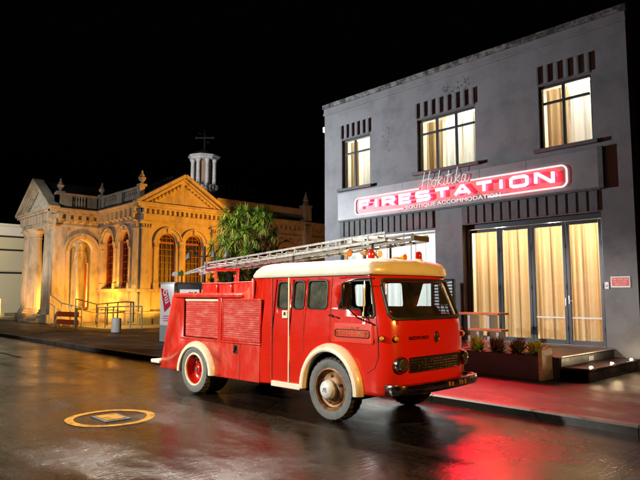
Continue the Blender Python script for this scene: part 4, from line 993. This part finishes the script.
# balustrade parapet with urns
def parapet(mp, a, b, m, n, solid=()):
    mb = MB().ribbon([(a, 7.17), (b, 7.17)], .18, mp, -.22, .06).ribbon([(a, 7.98), (b, 7.98)], .15, mp, -.24, .10)
    L = abs(b-a); segs = [(0, .08)]+[(x0, x1) for x0, x1 in solid]+[(.92, 1)]
    for s0, s1 in segs: mb.ribbon([(lerp(a, b, (s0+s1)/2), 7.26), (lerp(a, b, (s0+s1)/2), 7.905)], L*(s1-s0), mp, -.2, .07)
    for k in range(n):
        t_ = (k+.5)/n
        if any(s0-.01 < t_ < s1+.01 for s0, s1 in segs): continue
        p = mp(lerp(a, b, t_), 7.26, -.07); mb.lathe([(.075, 0), (.05, .06), (.10, .2), (.085, .3), (.045, .48), (.075, .58), (.08, .645)], p, 'z', 8)
    return obj('balustrade', mb, m, LB, 30)
parapet(fy, XP+.1, XC-.02, 'stone2', 22, ((.42, .56),))
def px(y, z, d=0): return Vector((XP+d, y, z))
parapet(px, YP+.0, YC-.1, 'stone', 16, ((.0, .36), (.72, .95)))
def urn(x, y, z):
    return obj('urn_finial', MB().box(x-.22, x+.22, y-.22, y+.22, z, z+.14).lathe([(.12, .14), (.06, .22), (.2, .40), (.22, .52), (.12, .62), (.14, .66), (.05, .80), (.06, .86), (.001, .98)], (x, y, z), 'z', 14), 'stone2', LB, 40)
urn(XC-.2, YC+.12, ZP); urn(XP+.05, YC+.0, ZP-.02); urn(XP-.2, YP+.35, ZP-.02)
# portico
pmid = -39.9
def py(x, z, d=0): return Vector((x, YP-d, z))
pe = [(6.05, 6.15, .10), (6.15, 6.62, .02), (6.62, 6.70, .12)]
mb = MB().box(-42.75, XP-.3, YP, YP+.5, 6.06, 7.0).box(-42.75, -42.25, YP+.502, YC, 6.06, 7.0); obj('entablature', mb, 'stone2', LB, 0)
panel('portico_flank', [(YP+.002, .3), (YC-.002, .3), (YC-.002, 7.05), (YP+.002, 7.05)], [archpoly(13.50, 14.98, .62, 5.25)], px, 'stone', LB, .4, None, 0)
run(px, YP-.4, YC, [(a, b, c*.9) for a, b, c in CP], 'stone'); run(py, -43.1, XP+.3, CP, 'stone2'); dent(px, YP, YC, 6, 'stone', 6.3, 6.80, .34); dent(py, -42.7, XP, 10, 'stone2', 6.3, 6.82, .34)
surround(13.50, 14.98, .62, 5.25, px, 'stone')
run(px, YP-.1, YC, [(.12, .75, .14), (.75, .85, .2)], 'stone', 'plinth')
mb = MB().prism([(-42.9, YP+.15, 7.08), (-36.9, YP+.15, 7.08), (pmid, YP+.15, 9.0)], (0, -.12, 0)); obj('tympanum', mb, M['leadwhite'], LB, 0)
rk = MB()
for sg in (-1, 1):
    rk.ribbon([(pmid+sg*3.3, 7.05), (pmid, 9.15)], .22, py, -.15, .50); rk.ribbon([(pmid+sg*2.85, 7.08), (pmid, 8.86)], .12, py, .02, .28)
    for k in range(8):
        t_ = (k+.8)/8.8; x = pmid+sg*2.45*(1-t_); z = lerp(7.1, 8.62, t_)+.02; rk.ribbon([(x-.09, z-(-.05 if sg < 0 else .05)*-1), (x+.09, z+(.05 if sg < 0 else -.05))], .14, py, .02, .24)
obj('raking_cornice', rk, 'stone2', LB, 0, .012)
for k in range(3): 
    t_ = .22+.26*k; x = pmid-3.3*(1-t_); z = lerp(7.05, 9.15, t_)
    obj('acroterion', MB().lathe([(.10, 0), (.14, .18), (.05, .32), (.001, .42)], (x, YP-.2, z+.12), 'z', 8), 'stone2', LB)
mb = MB().prism([(-43.1, YP+.16, 7.1), (-36.75, YP+.16, 7.1), (pmid, YP+.16, 9.17)], (0, 7.5, 0)); obj('portico_roof', mb, 'slate', LB, 0)
def column(x, y, r=.36, z0=.62, z1=6.05):
    h = z1-z0; prof = [(r*1.35, 0), (r*1.35, .12), (r*1.15, .16), (r*1.22, .24), (r, .32), (r*1.0, h*.35), (r*.84, h-.62), (r*.92, h-.58), (r*.84, h-.53), (r*.9, h-.3), (r*1.2, h-.1), (r*1.3, h-.09), (r*1.3, h)]
    def fl(j, k): return 1 if j < 4 or j > 6 else (1.0 if k % 2 else .955)
    return obj('column', MB().lathe(prof, (x, y, z0), 'z', 40, fl), 'stone2', LB, 25)
column(-40.85, YP+.15, .46); column(-42.3, YP+.25, .42); column(-38.05, YP+.12, .40)
obj('corner_pier', MB().box(-37.55, XP+.02, YP-.02, YP+.75, .62, 6.05).box(-37.65, XP+.1, YP-.1, YP+.85, .62, .95).box(-37.63, XP+.08, YP-.08, YP+.82, 5.75, 6.04), 'stone2', LB, 0, .02)
obj('pedestal', MB().box(-37.9, XP+.18, YP-.3, YP+.9, .12, .62), 'stone', LB, 0, .02); obj('pedestal', MB().box(-43, -40.2, YP-.3, YP+.9, .12, .62), 'stone', LB, 0, .02)
mb = MB()
for k in range(4): mb.box(-40.19, -37.91, YP-.9+k*.33, YP+.9, .12+k*.125, .12+(k+1)*.125-.002)
obj('entrance_steps', mb, 'stone2', LB, 0, .01)
obj('porch_floor', MB().box(-42.7, XP-.42, YP+.902, YC, .12, .60), 'stone', LB, 0)
panel('porch_wall', [(-44.4, .12), (XP-.41, .12), (XP-.41, 7), (-44.4, 7)], [archpoly(-41.2, -39.6, .62, 4.7)], lambda x, z: Vector((x, YC+.2, z)), 'stone2', LB, .4, None, 0)
def pw(x, z, d=0): return Vector((x, YC+.2-d, z))
surround(-41.2, -39.6, .62, 4.7, pw, 'stone2')
for x in (-43.4, -42.1, -38.7): pil(pw, x, .5, .6, 6.0, .16, 'stone2')
for x in (-41.7, -39.1): column(x, YC-.35, .24, .62, 5.2)
obj('front_door', MB().box(-41.2, -39.6, YC+.42, YC+.5, .62, 4.7), 'door', LB, 0)
obj('porch_ceiling', MB().box(-42.7, XP-.42, YP+.503, YC+.18, 6.75, 6.9), 'stone', LB, 0)
# main roof, cresting, lantern
RF = MB(); RX0, RX1, RY0, RY1 = -47.0, XC-.4, YC+.5, 29.4
RF.add([(RX0, RY0, 7.3), (RX1, RY0, 7.3), (RX1, RY1, 7.3), (RX0, RY1, 7.3), (RX0+4, RY0+4.2, 9.3), (RX1-4.3, RY0+4.2, 9.3), (RX1-4.3, RY1-2, 9.3), (RX0+4, RY1-2, 9.3)], [(0, 1, 5, 4), (1, 2, 6, 5), (2, 3, 7, 6), (3, 0, 4, 7), (4, 5, 6, 7)])
obj('main_roof', RF, 'slate', LB, 0)
obj('gable_roof', MB().prism([(XC-.12, yc-hw-.2, 7.05), (XC-.12, yc+hw+.2, 7.05), (XC-.12, yc, PA+.09)], (-5.5, 0, 0)), 'slate', LB, 0)
cr = MB()
def crest(a, b, z, n):
    a = Vector(a); b = Vector(b)
    cr.bar((*a, z+.06), (*b, z+.06), .035); cr.bar((*a, z+.5), (*b, z+.5), .03)
    for k in range(n+1):
        p = a.lerp(b, k/n); cr.bar((p.x, p.y, z), (p.x, p.y, z+.72), .03)
        if k < n:
            q = a.lerp(b, (k+1)/n); cr.bar((p.x, p.y, z+.1), (q.x, q.y, z+.48), .022); cr.bar((q.x, q.y, z+.1), (p.x, p.y, z+.48), .022)
crest((RX0+4, RY0+4.2), (RX1-4.3, RY0+4.2), 9.3, 22); crest((RX1-4.3, RY0+4.2), (RX1-4.3, RY1-2), 9.3, 16)
obj('roof_cresting', cr, 'iron', LB, 0)
LX, LY = -38.3, 23.75
lt = obj('lantern', MB().lathe([(1.15, 0), (1.15, .2), (1.0, .25), (1.0, .7), (1.05, .72), (1.05, .8)], (LX, LY, 9.2), 'z', 8), 'leadwhite', LB, 20)
for k in range(8):
    a = 2*PI*k/8+PI/8+.1; x, y = LX+.88*math.cos(a), LY+.88*math.sin(a)
    obj('lantern_column', MB().lathe([(.19, 0), (.19, .12), (.145, .18), (.13, 1.75), (.19, 1.85), (.19, 1.98)], (x, y, 9.98), 'z', 12).box(x-.2, x+.2, y-.2, y+.2, 9.65, 9.99), 'leadwhite', lt)
obj('lantern_core', MB().lathe([(.62, 0), (.62, 2.0)], (LX, LY, 9.95), 'z', 8), 'brick', lt, 20)
obj('lantern_cap', MB().lathe([(1.0, 0), (1.12, .06), (1.12, .18), (1.25, .26), (1.25, .34)], (LX, LY, 11.95), 'z', 8), 'leadwhite', lt, 20)
obj('lantern_dome', MB().lathe([(1.2, 0), (.95, .18), (.5, .40), (.12, .52), (.001, .55)], (LX, LY, 12.29), 'z', 16), 'slate', lt)
cr = MB().bar((LX, LY, 12.7), (LX, LY, 14.6), .09)
cr.bar((LX-.45, LY-.48, 13.75), (LX+.45, LY+.48, 13.75), .08)
for sg in (-1, 1): cr.tube([(LX+sg*.42, LY+sg*.45, 13.65), (LX+sg*.50, LY+sg*.53, 13.75), (LX+sg*.42, LY+sg*.45, 13.87)], .03, 6)
cr.lathe([(.001, 0), (.10, .1), (.001, .2)], (LX, LY, 14.5), 'z', 8); cr.tube([(LX-.3, LY-.32, 14.15), (LX-.18, LY-.2, 14.02)], .03, 6); cr.tube([(LX+.15, LY+.16, 13.45), (LX+.2, LY+.22, 13.35)], .05, 6)
obj('cross_finial', cr, 'iron', lt)
# rear wing
def rx(y, z, d=0): return Vector((XC-.7+d, y, z))
ra_ = [(21.6, 23.0), (23.9, 25.3), (26.1, 27.5)]
panel('rear_wall', [(20.802, .12), (40, .12), (40, 6.95), (20.802, 6.95)], [archpoly(a, b, .9, 5.2) for a, b in ra_], rx, 'stone', LB, .35, None, 0)
for a, b in ra_: archwin(a, b, .9, 5.2, rx); surround(a, b, .9, 5.2, rx, 'stone')
run(rx, 20.9, 40, CP, 'stone'); dent(rx, 21, 40, 44, 'stone')
run(rx, 20.9, 28.2, [(7.3, 7.9, .05), (7.9, 8.05, .15)], 'stone', 'rear_parapet')
bo2 = MB()
for k in range(9): bo2.lathe([(.18, 0), (.2, .08), (.001, .1)], rx(21.3+k*.85, 5.62, .0), 'x', 10)
obj('roundels', bo2, 'stone', LB)
pil(rx, 25.7, .3, .12, 5.9, .3); pil(rx, 23.45, .3, .12, 5.9, .2)
obj('pinnacle', MB().box(XC-.9, XC-.3, 28.3, 28.9, .12, 8.2).box(XC-.98, XC-.22, 28.22, 28.98, 6.9, 7.1).box(XC-.95, XC-.25, 28.25, 28.95, 8.2, 8.32).lathe([(.30, 0), (.18, .3), (.22, .4), (.06, .9), (.001, 1.1)], (XC-.6, 28.6, 8.32), 'z', 8), 'stone2', LB, 20)
obj('rear_roof', MB().prism([(XC-1.1, 29.2, 7.1), (XC-1.1, 39.5, 7.1), (XC-1.1, 34, 9.6)], (-9, 0, 0)), 'slate', LB, 0)
# ------------------------------------------------------------------ pale building, far end
wb = thing('warehouse', 'long pale banded building standing behind the columned hall', 'building', (-66, 8, .12))
obj('wall', MB().box(-72, -61.5, -12, 19, .12, 8.4), 'palewall', wb, 0)
obj('wall_band', MB().box(-61.498, -61.42, -12, 19, 4.1, 6.0), 'palewall', wb, 0); obj('wall_band', MB().box(-61.498, -61.42, -12, 19, 7.5, 8.3), 'white', wb, 0)
for z in (3.95, 6.12, 7.40): obj('joint_strip', MB().box(-61.495, -61.38, -12, 19, z-.10, z+.06), 'black', wb, 0)
obj('roof_edge', MB().box(-72.2, -61.3, -12.2, 19.2, 8.401, 8.6), 'white', wb, 0)
solo('low_wall', MB().box(-55, -51.5, 13.6, 13.9, .12, 1.5), 'palewall', 'low yellow lit wall at the foot of the pale banded building', 'wall', smooth=0)
solo('marker_post', MB().tube([(-50.2, 12.6, .12), (-50.2, 12.6, 2.2)], .10, 8), 'creamw', 'pale slim post standing before the low lit wall', 'post')
# ------------------------------------------------------------------ street furniture
def rails(name, label, segs, posts, m='iron'):
    o = thing(name, label, 'railing', (posts[0][0], posts[0][1], .12), 0, 'handrails before the hall')
    for s in segs: obj('rail', MB().tube(s, .035, 6), m, o)
    for x, y, z0, z1 in posts: obj('post', MB().tube([(x, y, z0), (x, y, z1)], .035, 6), 'creamw' if m == 'cream' else m, o)
rails('handrail', 'dark handrail with a returned end along the ramp under the hall windows', [[(-36.2, 13.7, 1.55), (-33.6, 13.9, 1.25), (-30.6, 14.2, 1.42), (-29.9, 14.35, 1.40)], [(-36.2, 13.7, 1.0), (-33.6, 13.9, .72), (-30.6, 14.2, .88)], [(-29.9, 14.35, 1.40), (-29.88, 14.36, .35), (-30.4, 14.3, .32)]],
    [(-36.2, 13.7, .12, 1.55), (-33.6, 13.9, .12, 1.25), (-32.4, 14.02, .12, 1.3), (-31.3, 14.12, .12, 1.38), (-30.1, 14.3, .12, 1.40)])
rails('handrail', 'pale handrail descending from the portico towards the orange red boards', [[(-35.6, 12.0, 1.8), (-33.2, 11.8, 1.35), (-30.6, 11.9, 1.15)], [(-35.6, 12.0, 1.3), (-33.2, 11.8, .85), (-30.6, 11.9, .65)]],
    [(-35.6, 12.0, .12, 1.8), (-33.2, 11.8, .12, 1.35), (-31.9, 11.85, .12, 1.25), (-30.6, 11.9, .12, 1.15)], 'cream')
rails('handrail', 'pale handrail with close set posts behind the white bollard', [[(-30.3, 12.6, 1.15), (-28.6, 13.0, 1.2), (-27.4, 13.6, 1.22)]],
    [(-30.3, 12.6, .12, 1.15), (-29.7, 12.75, .12, 1.17), (-29.1, 12.9, .12, 1.18), (-28.0, 13.3, .12, 1.21), (-27.4, 13.6, .12, 1.22)], 'cream')
bq = thing('street_barrier', 'orange red barrier boards between pale posts before the hall', 'barrier', (-31, 11.3, .12))
for z in (.40, .80): obj('board', MB().bar((-32.3, 11.2, z), (-30.0, 11.5, z), .05, .26), 'orangepl', bq)
for x, y in ((-32.2, 11.14), (-30.1, 11.42)): obj('post', MB().box(x-.06, x+.06, y-.06, y+.06, .12, 1.15), 'creamw', bq)
solo('bollard', MB().lathe([(.22, 0), (.22, .56), (.20, .61), (.14, .63), (.001, .64)], (-25.86, 11.62, .12), 'z', 24), 'white', 'stout white round bollard on the dark pavement before the hall', 'bollard')
# information pylon
ip = thing('info_pylon', 'white information pylon with a tilted crimson panel behind the fire engine', 'sign', (-19.2, 10.9, .12))
obj('side_panel', MB().box(-19.70, -18.72, 10.48, 10.56, .12, 2.17), 'banner', ip, 0, .01)
obj('front_panel', MB().box(-18.71, -18.64, 10.56, 11.55, .12, 2.17), 'blackgloss', ip, 0, .01)
obj('poster', MB().box(-18.638, -18.632, 10.66, 11.45, 1.2, 1.97), emit('poster_glow', (1, .97, .95), .30), ip, 0)  # glow added to brighten the poster
obj('poster_print', MB().prism([(-18.63, 10.95, 1.72), (-18.63, 11.15, 1.72), (-18.63, 11.22, 1.86), (-18.63, 11.02, 1.88)], (.002, 0, 0)).box(-18.63, -18.628, 10.75, 11.35, 1.5, 1.6), 'pinkprint', ip, 0)
obj('poster_caption', MB().box(-18.63, -18.628, 11.25, 11.36, 1.78, 1.88), 'greyprint', ip, 0)
obj('top_cap', MB().prism([(-19.72, 10.46, 2.172), (-18.62, 10.46, 2.172), (-18.62, 11.58, 2.172)], (0, 0, .05)), 'greyprint', ip, 0)
obj('base_panel', MB().box(-19.68, -18.74, 10.474, 10.479, .14, .70), 'greyprint', ip, 0)
cpn = obj('crimson_panel', MB().prism([(-19.66, 10.472, 2.02), (-19.18, 10.472, 1.95), (-18.92, 10.472, 1.40), (-19.36, 10.472, 1.16)], (0, .006, 0)), 'crimson', ip, 0)
gl = MB()
def pm_(x, y, d):   # lettering runs down the tilted panel
    a = Vector((.42, -.91)); b = Vector((.91, .42)); o_ = Vector((-19.52, 1.90)); q = o_+a*x+b*y; return Vector((q.x, 10.472-d, q.y))
gl.ribbon([(.05, .28), (.0, .14), (.06, .04), (.18, .06), (.22, .2), (.14, .28), (.1, .2)], .06, pm_, .0, .004)
for x in (.30, .40, .50): gl.ribbon([(x, .05), (x, .29)], .05, pm_, .0, .004)
gl.ribbon([(.30, .05), (.52, .05)], .05, pm_, 0, .004)
obj('panel_lettering', gl, 'white', cpn, 0)
tx = MB(); rd = random.Random(8)
for z, a, b in ((1.02, -19.45, -18.95), (.94, -19.5, -18.9), (.86, -19.45, -19.0)):
    x = a
    while x < b: w_ = rd.uniform(.03, .09); tx.box(x, x+w_, 10.474, 10.479, z-.022, z+.022); x += w_+.025
obj('small_print', tx, 'pinkprint', ip, 0)
# lamp standard with globes
sl_ = thing('street_lamp', 'lamp standard with four white globes hanging from curved arms', 'street lamp', (-20.8, 13, .12))
obj('pole', MB().tube([(-20.8, 13, .12), (-20.8, 13, 1.0), (-20.8, 13, 3.2), (-20.8, 13, 3.75)], [.09, .07, .055, .04], 10), 'iron', sl_)
for ex, ey in ((-22.15, 13.0), (-21.55, 12.7), (-20.15, 13.0), (-19.6, 13.25)):
    dxx, dyy = ex+20.8, ey-13
    arm = obj('arm', MB().tube([(-20.8, 13, 3.3), (-20.8+dxx*.45, 13+dyy*.45, 3.42), (-20.8+dxx*.75, 13+dyy*.75, 3.74), (-20.8+dxx*.93, 13+dyy*.93, 3.78), (ex, ey, 3.66), (ex, ey, 3.48)], .02, 6), 'iron', sl_)
    obj('globe', MB().lathe([(.03, .16), (.04, .10), (.07, .04), (.095, -.03), (.08, -.09), (.001, -.125)], (ex, ey, 3.36), 'z', 14), 'globe', arm)
fs_ = thing('finger_sign', 'white pointed finger sign on a thin dark pole before the hall windows', 'sign', (-21.2, 12.2, .12))
obj('pole', MB().tube([(-21.2, 12.2, .12), (-21.2, 12.2, 2.78)], .03, 8), 'iron', fs_); obj('arrow_board', MB().prism([(-21.95, 12.16, 2.62), (-21.82, 12.16, 2.54), (-21.45, 12.16, 2.54), (-21.45, 12.16, 2.72), (-21.82, 12.16, 2.72)], (0, .03, 0)), 'banner', fs_, 0); obj('name_board', MB().box(-21.448, -21.05, 12.16, 12.19, 2.54, 2.72), 'cordyleaf', fs_, 0)
# ------------------------------------------------------------------ cabbage tree
TX, TY = -22.4, 16.2
tr = thing('cabbage_tree', 'spiky headed cabbage tree between hall and fire station', 'tree', (TX, TY, .12))
rd = random.Random(11); lf = MB(); dead = MB(); br = MB()
heads = []
for k in range(120):
    a = rd.uniform(0, 2*PI); rr = 1.62*math.sqrt(rd.random()); z = rd.uniform(2.3, 5.75)
    rr *= math.sqrt(max(.12, 1-((z-4.1)/2.0)**2)) if z > 4.1 else 1
    heads.append(Vector((TX+rr*math.cos(a), TY+rr*math.sin(a), z)))
heads.append(Vector((TX, TY, 5.75))); heads.append(Vector((TX+.5, TY-.3, 5.6)))
trunks = [[(TX, TY, .1), (TX-.05, TY, 1.2), (TX+.05, TY, 2.4)], [(TX+.35, TY+.2, .1), (TX+.5, TY+.1, 1.5), (TX+.7, TY, 2.6)], [(TX-.4, TY-.1, .1), (TX-.6, TY-.1, 1.4), (TX-.75, TY, 2.5)], [(TX+.1, TY-.5, .1), (TX+.05, TY-.7, 1.5), (TX-.1, TY-.8, 2.6)]]
for t_ in trunks: br.tube(t_, [.17, .14, .11], 8)
for h in heads:
    b = Vector(min((t_[-1] for t_ in trunks), key=lambda q: (Vector(q)-h).length)); m_ = b.lerp(h, .5)+Vector((0, 0, -.15)); (br.tube([b, m_, h], [.07, .05, .04], 6) if rd.random() < .22 else None)
    for k in range(110):
        a = rd.uniform(0, 2*PI); el = rd.gauss(.35, .55); L = rd.uniform(.34, .64); w = rd.uniform(.011, .019)
        d = Vector((math.cos(a)*math.cos(el), math.sin(a)*math.cos(el), math.sin(el))); sd = Vector((-math.sin(a), math.cos(a), 0))*w; pts = []
        droop = rd.uniform(.15, .55)
        for t_, ww in ((.05, .6), (.4, 1), (.75, .7), (1, .05)):
            c_ = h+d*L*t_+Vector((0, 0, -droop*L*t_*t_)); pts += [c_-sd*ww, c_+sd*ww]
        (dead if el < -.8 else lf).add(pts, [(0, 1, 3, 2), (2, 3, 5, 4), (4, 5, 7, 6)])
obj('trunk', br, 'bark', tr); cw = obj('crown', lf, 'cordyleaf', tr, 0); obj('dry_fronds', dead, 'deadleaf', cw, 0)
# low shrub at the hall's foot
solo('shrub', leafy(-24.2, 14.2, .12, .8, 1.0, 160, 'leaf', 9), 'leaf', 'low yellow lit shrub at the foot of the hall beside the info pylon', 'shrub', smooth=0)
# ------------------------------------------------------------------ lights
def lamp(kind, loc, power, col, target=None, size=.2, angle=60, blend=.5, sy=None):
    l = bpy.data.lights.new('lamp', kind); l.energy = power; l.color = col
    o = bpy.data.objects.new({'SPOT': 'spot_lamp_light', 'POINT': 'point_lamp_light', 'AREA': 'area_lamp_light'}[kind], l); C.objects.link(o); o.location = loc
    if kind == 'SPOT': l.spot_size = R(angle); l.spot_blend = blend; l.shadow_soft_size = size
    elif kind == 'POINT': l.shadow_soft_size = size
    else:
        l.size = size
        if sy: l.shape = 'RECTANGLE'; l.size_y = sy
    if target: o.rotation_euler = (Vector(target)-Vector(loc)).to_track_quat('-Z', 'Y').to_euler()
    return o
OR = (1, .36, .02)
lamp('SPOT', (-13.0, 6.7, 9.4), 4200, (1, .90, .76), (-7.5, 2.5, 0), .10, 82, .35)
lamp('SPOT', (-11.9, 8.6, 9.2), 3800, (1, .90, .80), (-6.4, 3.2, 0), .08, 46, .5)           # second head of the kerb lamp        # kerb street lamp
lamp('SPOT', (-13, -8, 7.0), 6900, (1, .96, .90), (-8.3, 5.9, .9), .2, 28, .5)           # street lamp across the road
lamp('SPOT', (-22, 5.5, 4.2), 5600, (.88, .94, 1), (-14.0, 14, 5.4), .25, 62, 1)            # added cool spot, unseen, washing the facade from the left
lamp('SPOT', (9, 4.5, 6.5), 3600, (1, .46, .08), (-5, 6.7, 1.75), .2, 13, .6)               # sodium lamp further up the road
lamp('SPOT', (-40.2, 10.2, .3), 170, OR, (-40, 12.6, 4), .1, 120, .6)
lamp('SPOT', (-29, -3, 7), 3400, (1, .85, .62), (-40.5, 12.5, 5), .25, 28, .6)
lamp('SPOT', (-27, -3, 8), 900, (1, .93, .82), (-34.5, 13, 4), .25, 50, .6)
lamp('SPOT', (-20, -1, 7), 1900, (1, .97, .92), (-22.3, 11, .6), .15, 46, .5)                 # added unseen spot for the pylon and bollard
lamp('SPOT', (-19.0, 24.5, 3.4), 4300, OR, (-31.5, 17.9, 5.2), .1, 40, .5)                    # hall floodlights
lamp('SPOT', (-30.3, 16.0, .3), 70, (1, .44, .04), (-31.4, 16.0, 3), .1, 120, .6)
lamp('SPOT', (-30.3, 19.9, .3), 60, (1, .44, .04), (-31.4, 19.9, 3), .1, 120, .6)
lamp('SPOT', (-34.2, 12.9, .3), 480, OR, (-34.4, 15.4, 4.5), .1, 140, .6)
lamp('SPOT', (-33.6, 14.0, .3), 320, OR, (-37.2, 14.0, 4), .1, 120, .6)
lamp('POINT', (-39.6, 14.2, 1.3), 150, (1, .46, .06), None, .15)
lamp('SPOT', (4, -2, 7), 1300, (1, .93, .74), (-6.3, 11.1, .8), .15, 9, .6)                  # added narrow spot, no fixture, brightening the planter's plants
lamp('SPOT', (-30, 12.8, 3.2), 320, (1, .55, .08), (-31.5, 13.2, 0), .1, 130, .7)           # path light
lamp('SPOT', (-26.5, 24.5, .8), 170, (1, .34, .05), (-32.2, 25, 5), .1, 140, .6)
lamp('POINT', (-52, 13.0, .7), 120, (1, .66, .10), None, .1)
lamp('SPOT', (-48, 6, 7), 3600, (1, .90, .74), (-61, 14, 4), .2, 100, .7)
lamp('SPOT', (-30, 10, 9.0), 2600, (.95, .95, 1), (-38.3, 23.75, 11.6), .1, 20, .6)
lamp('SPOT', (-19.5, 8.5, 6.6), 4200, (1, .96, .62), (-22.4, 16.2, 4.3), .1, 27, .5)  # added spot, no fixture, brightening the tree crown
# station rooms
WM = (1, .80, .54)
for x, p in ((-8.9, 62), (-7.3, 52), (-5.8, 62)): lamp('POINT', (x, F+1.5, 3.3), p, WM, None, .12)
for x, p in ((-13.2, 78), (-9.7, 90), (-6.2, 78)): lamp('POINT', (x, F+1.7, 6.9), p, (1, .95, .84), None, .15)
lamp('AREA', (-12.0, F+3.0, 2.4), 115, (.86, .93, 1), (-12.0, F, 2.6), 3.8, sy=2.4)
# glow given off by the lit sign
g_ = lamp('AREA', (-8.4, 13.70, 4.62), 320, (1, .006, .02), (-6.0, 9.5, 1.4), 4.5, sy=.35); g_.data.spread = R(112)
for y in (11.55, 12.55, 13.6): lamp('POINT', (-4.70, y, .46), 1.8, (1, .74, .42), None, .04)
lamp('POINT', (-12.25, F-.12, 3.18), 6, (1, .95, .85), None, .05)
# ------------------------------------------------------------------ world, camera, render
w = bpy.data.worlds.new('World'); S.world = w; w.use_nodes = True
bg = w.node_tree.nodes['Background']; sky = w.node_tree.nodes.new('ShaderNodeTexSky'); sky.sky_type = 'NISHITA'; sky.sun_disc = False
sky.sun_elevation = R(-4); sky.sun_rotation = R(120); w.node_tree.links.new(sky.outputs[0], bg.inputs[0]); bg.inputs[1].default_value = .012
cd = bpy.data.cameras.new('camera'); cam = bpy.data.objects.new('camera', cd); C.objects.link(cam); S.camera = cam
cam.location = (0, 0, 1.75); cam.rotation_euler = (R(90+5.3855), 0, R(46.91)); cd.sensor_width = 36; cd.lens = 590/640*36; cd.clip_end = 1500; cd.clip_start = .05
S.view_settings.view_transform = 'Standard'; S.view_settings.look = 'None'; S.view_settings.exposure = 1.2; S.view_settings.gamma = 1
S.cycles.use_denoising = True; S.cycles.max_bounces = 6; S.cycles.diffuse_bounces = 3; S.cycles.glossy_bounces = 3; S.cycles.transparent_max_bounces = 12
S.cycles.sample_clamp_indirect = 4; S.cycles.caustics_reflective = False; S.cycles.caustics_refractive = False
S.render.engine = 'CYCLES'
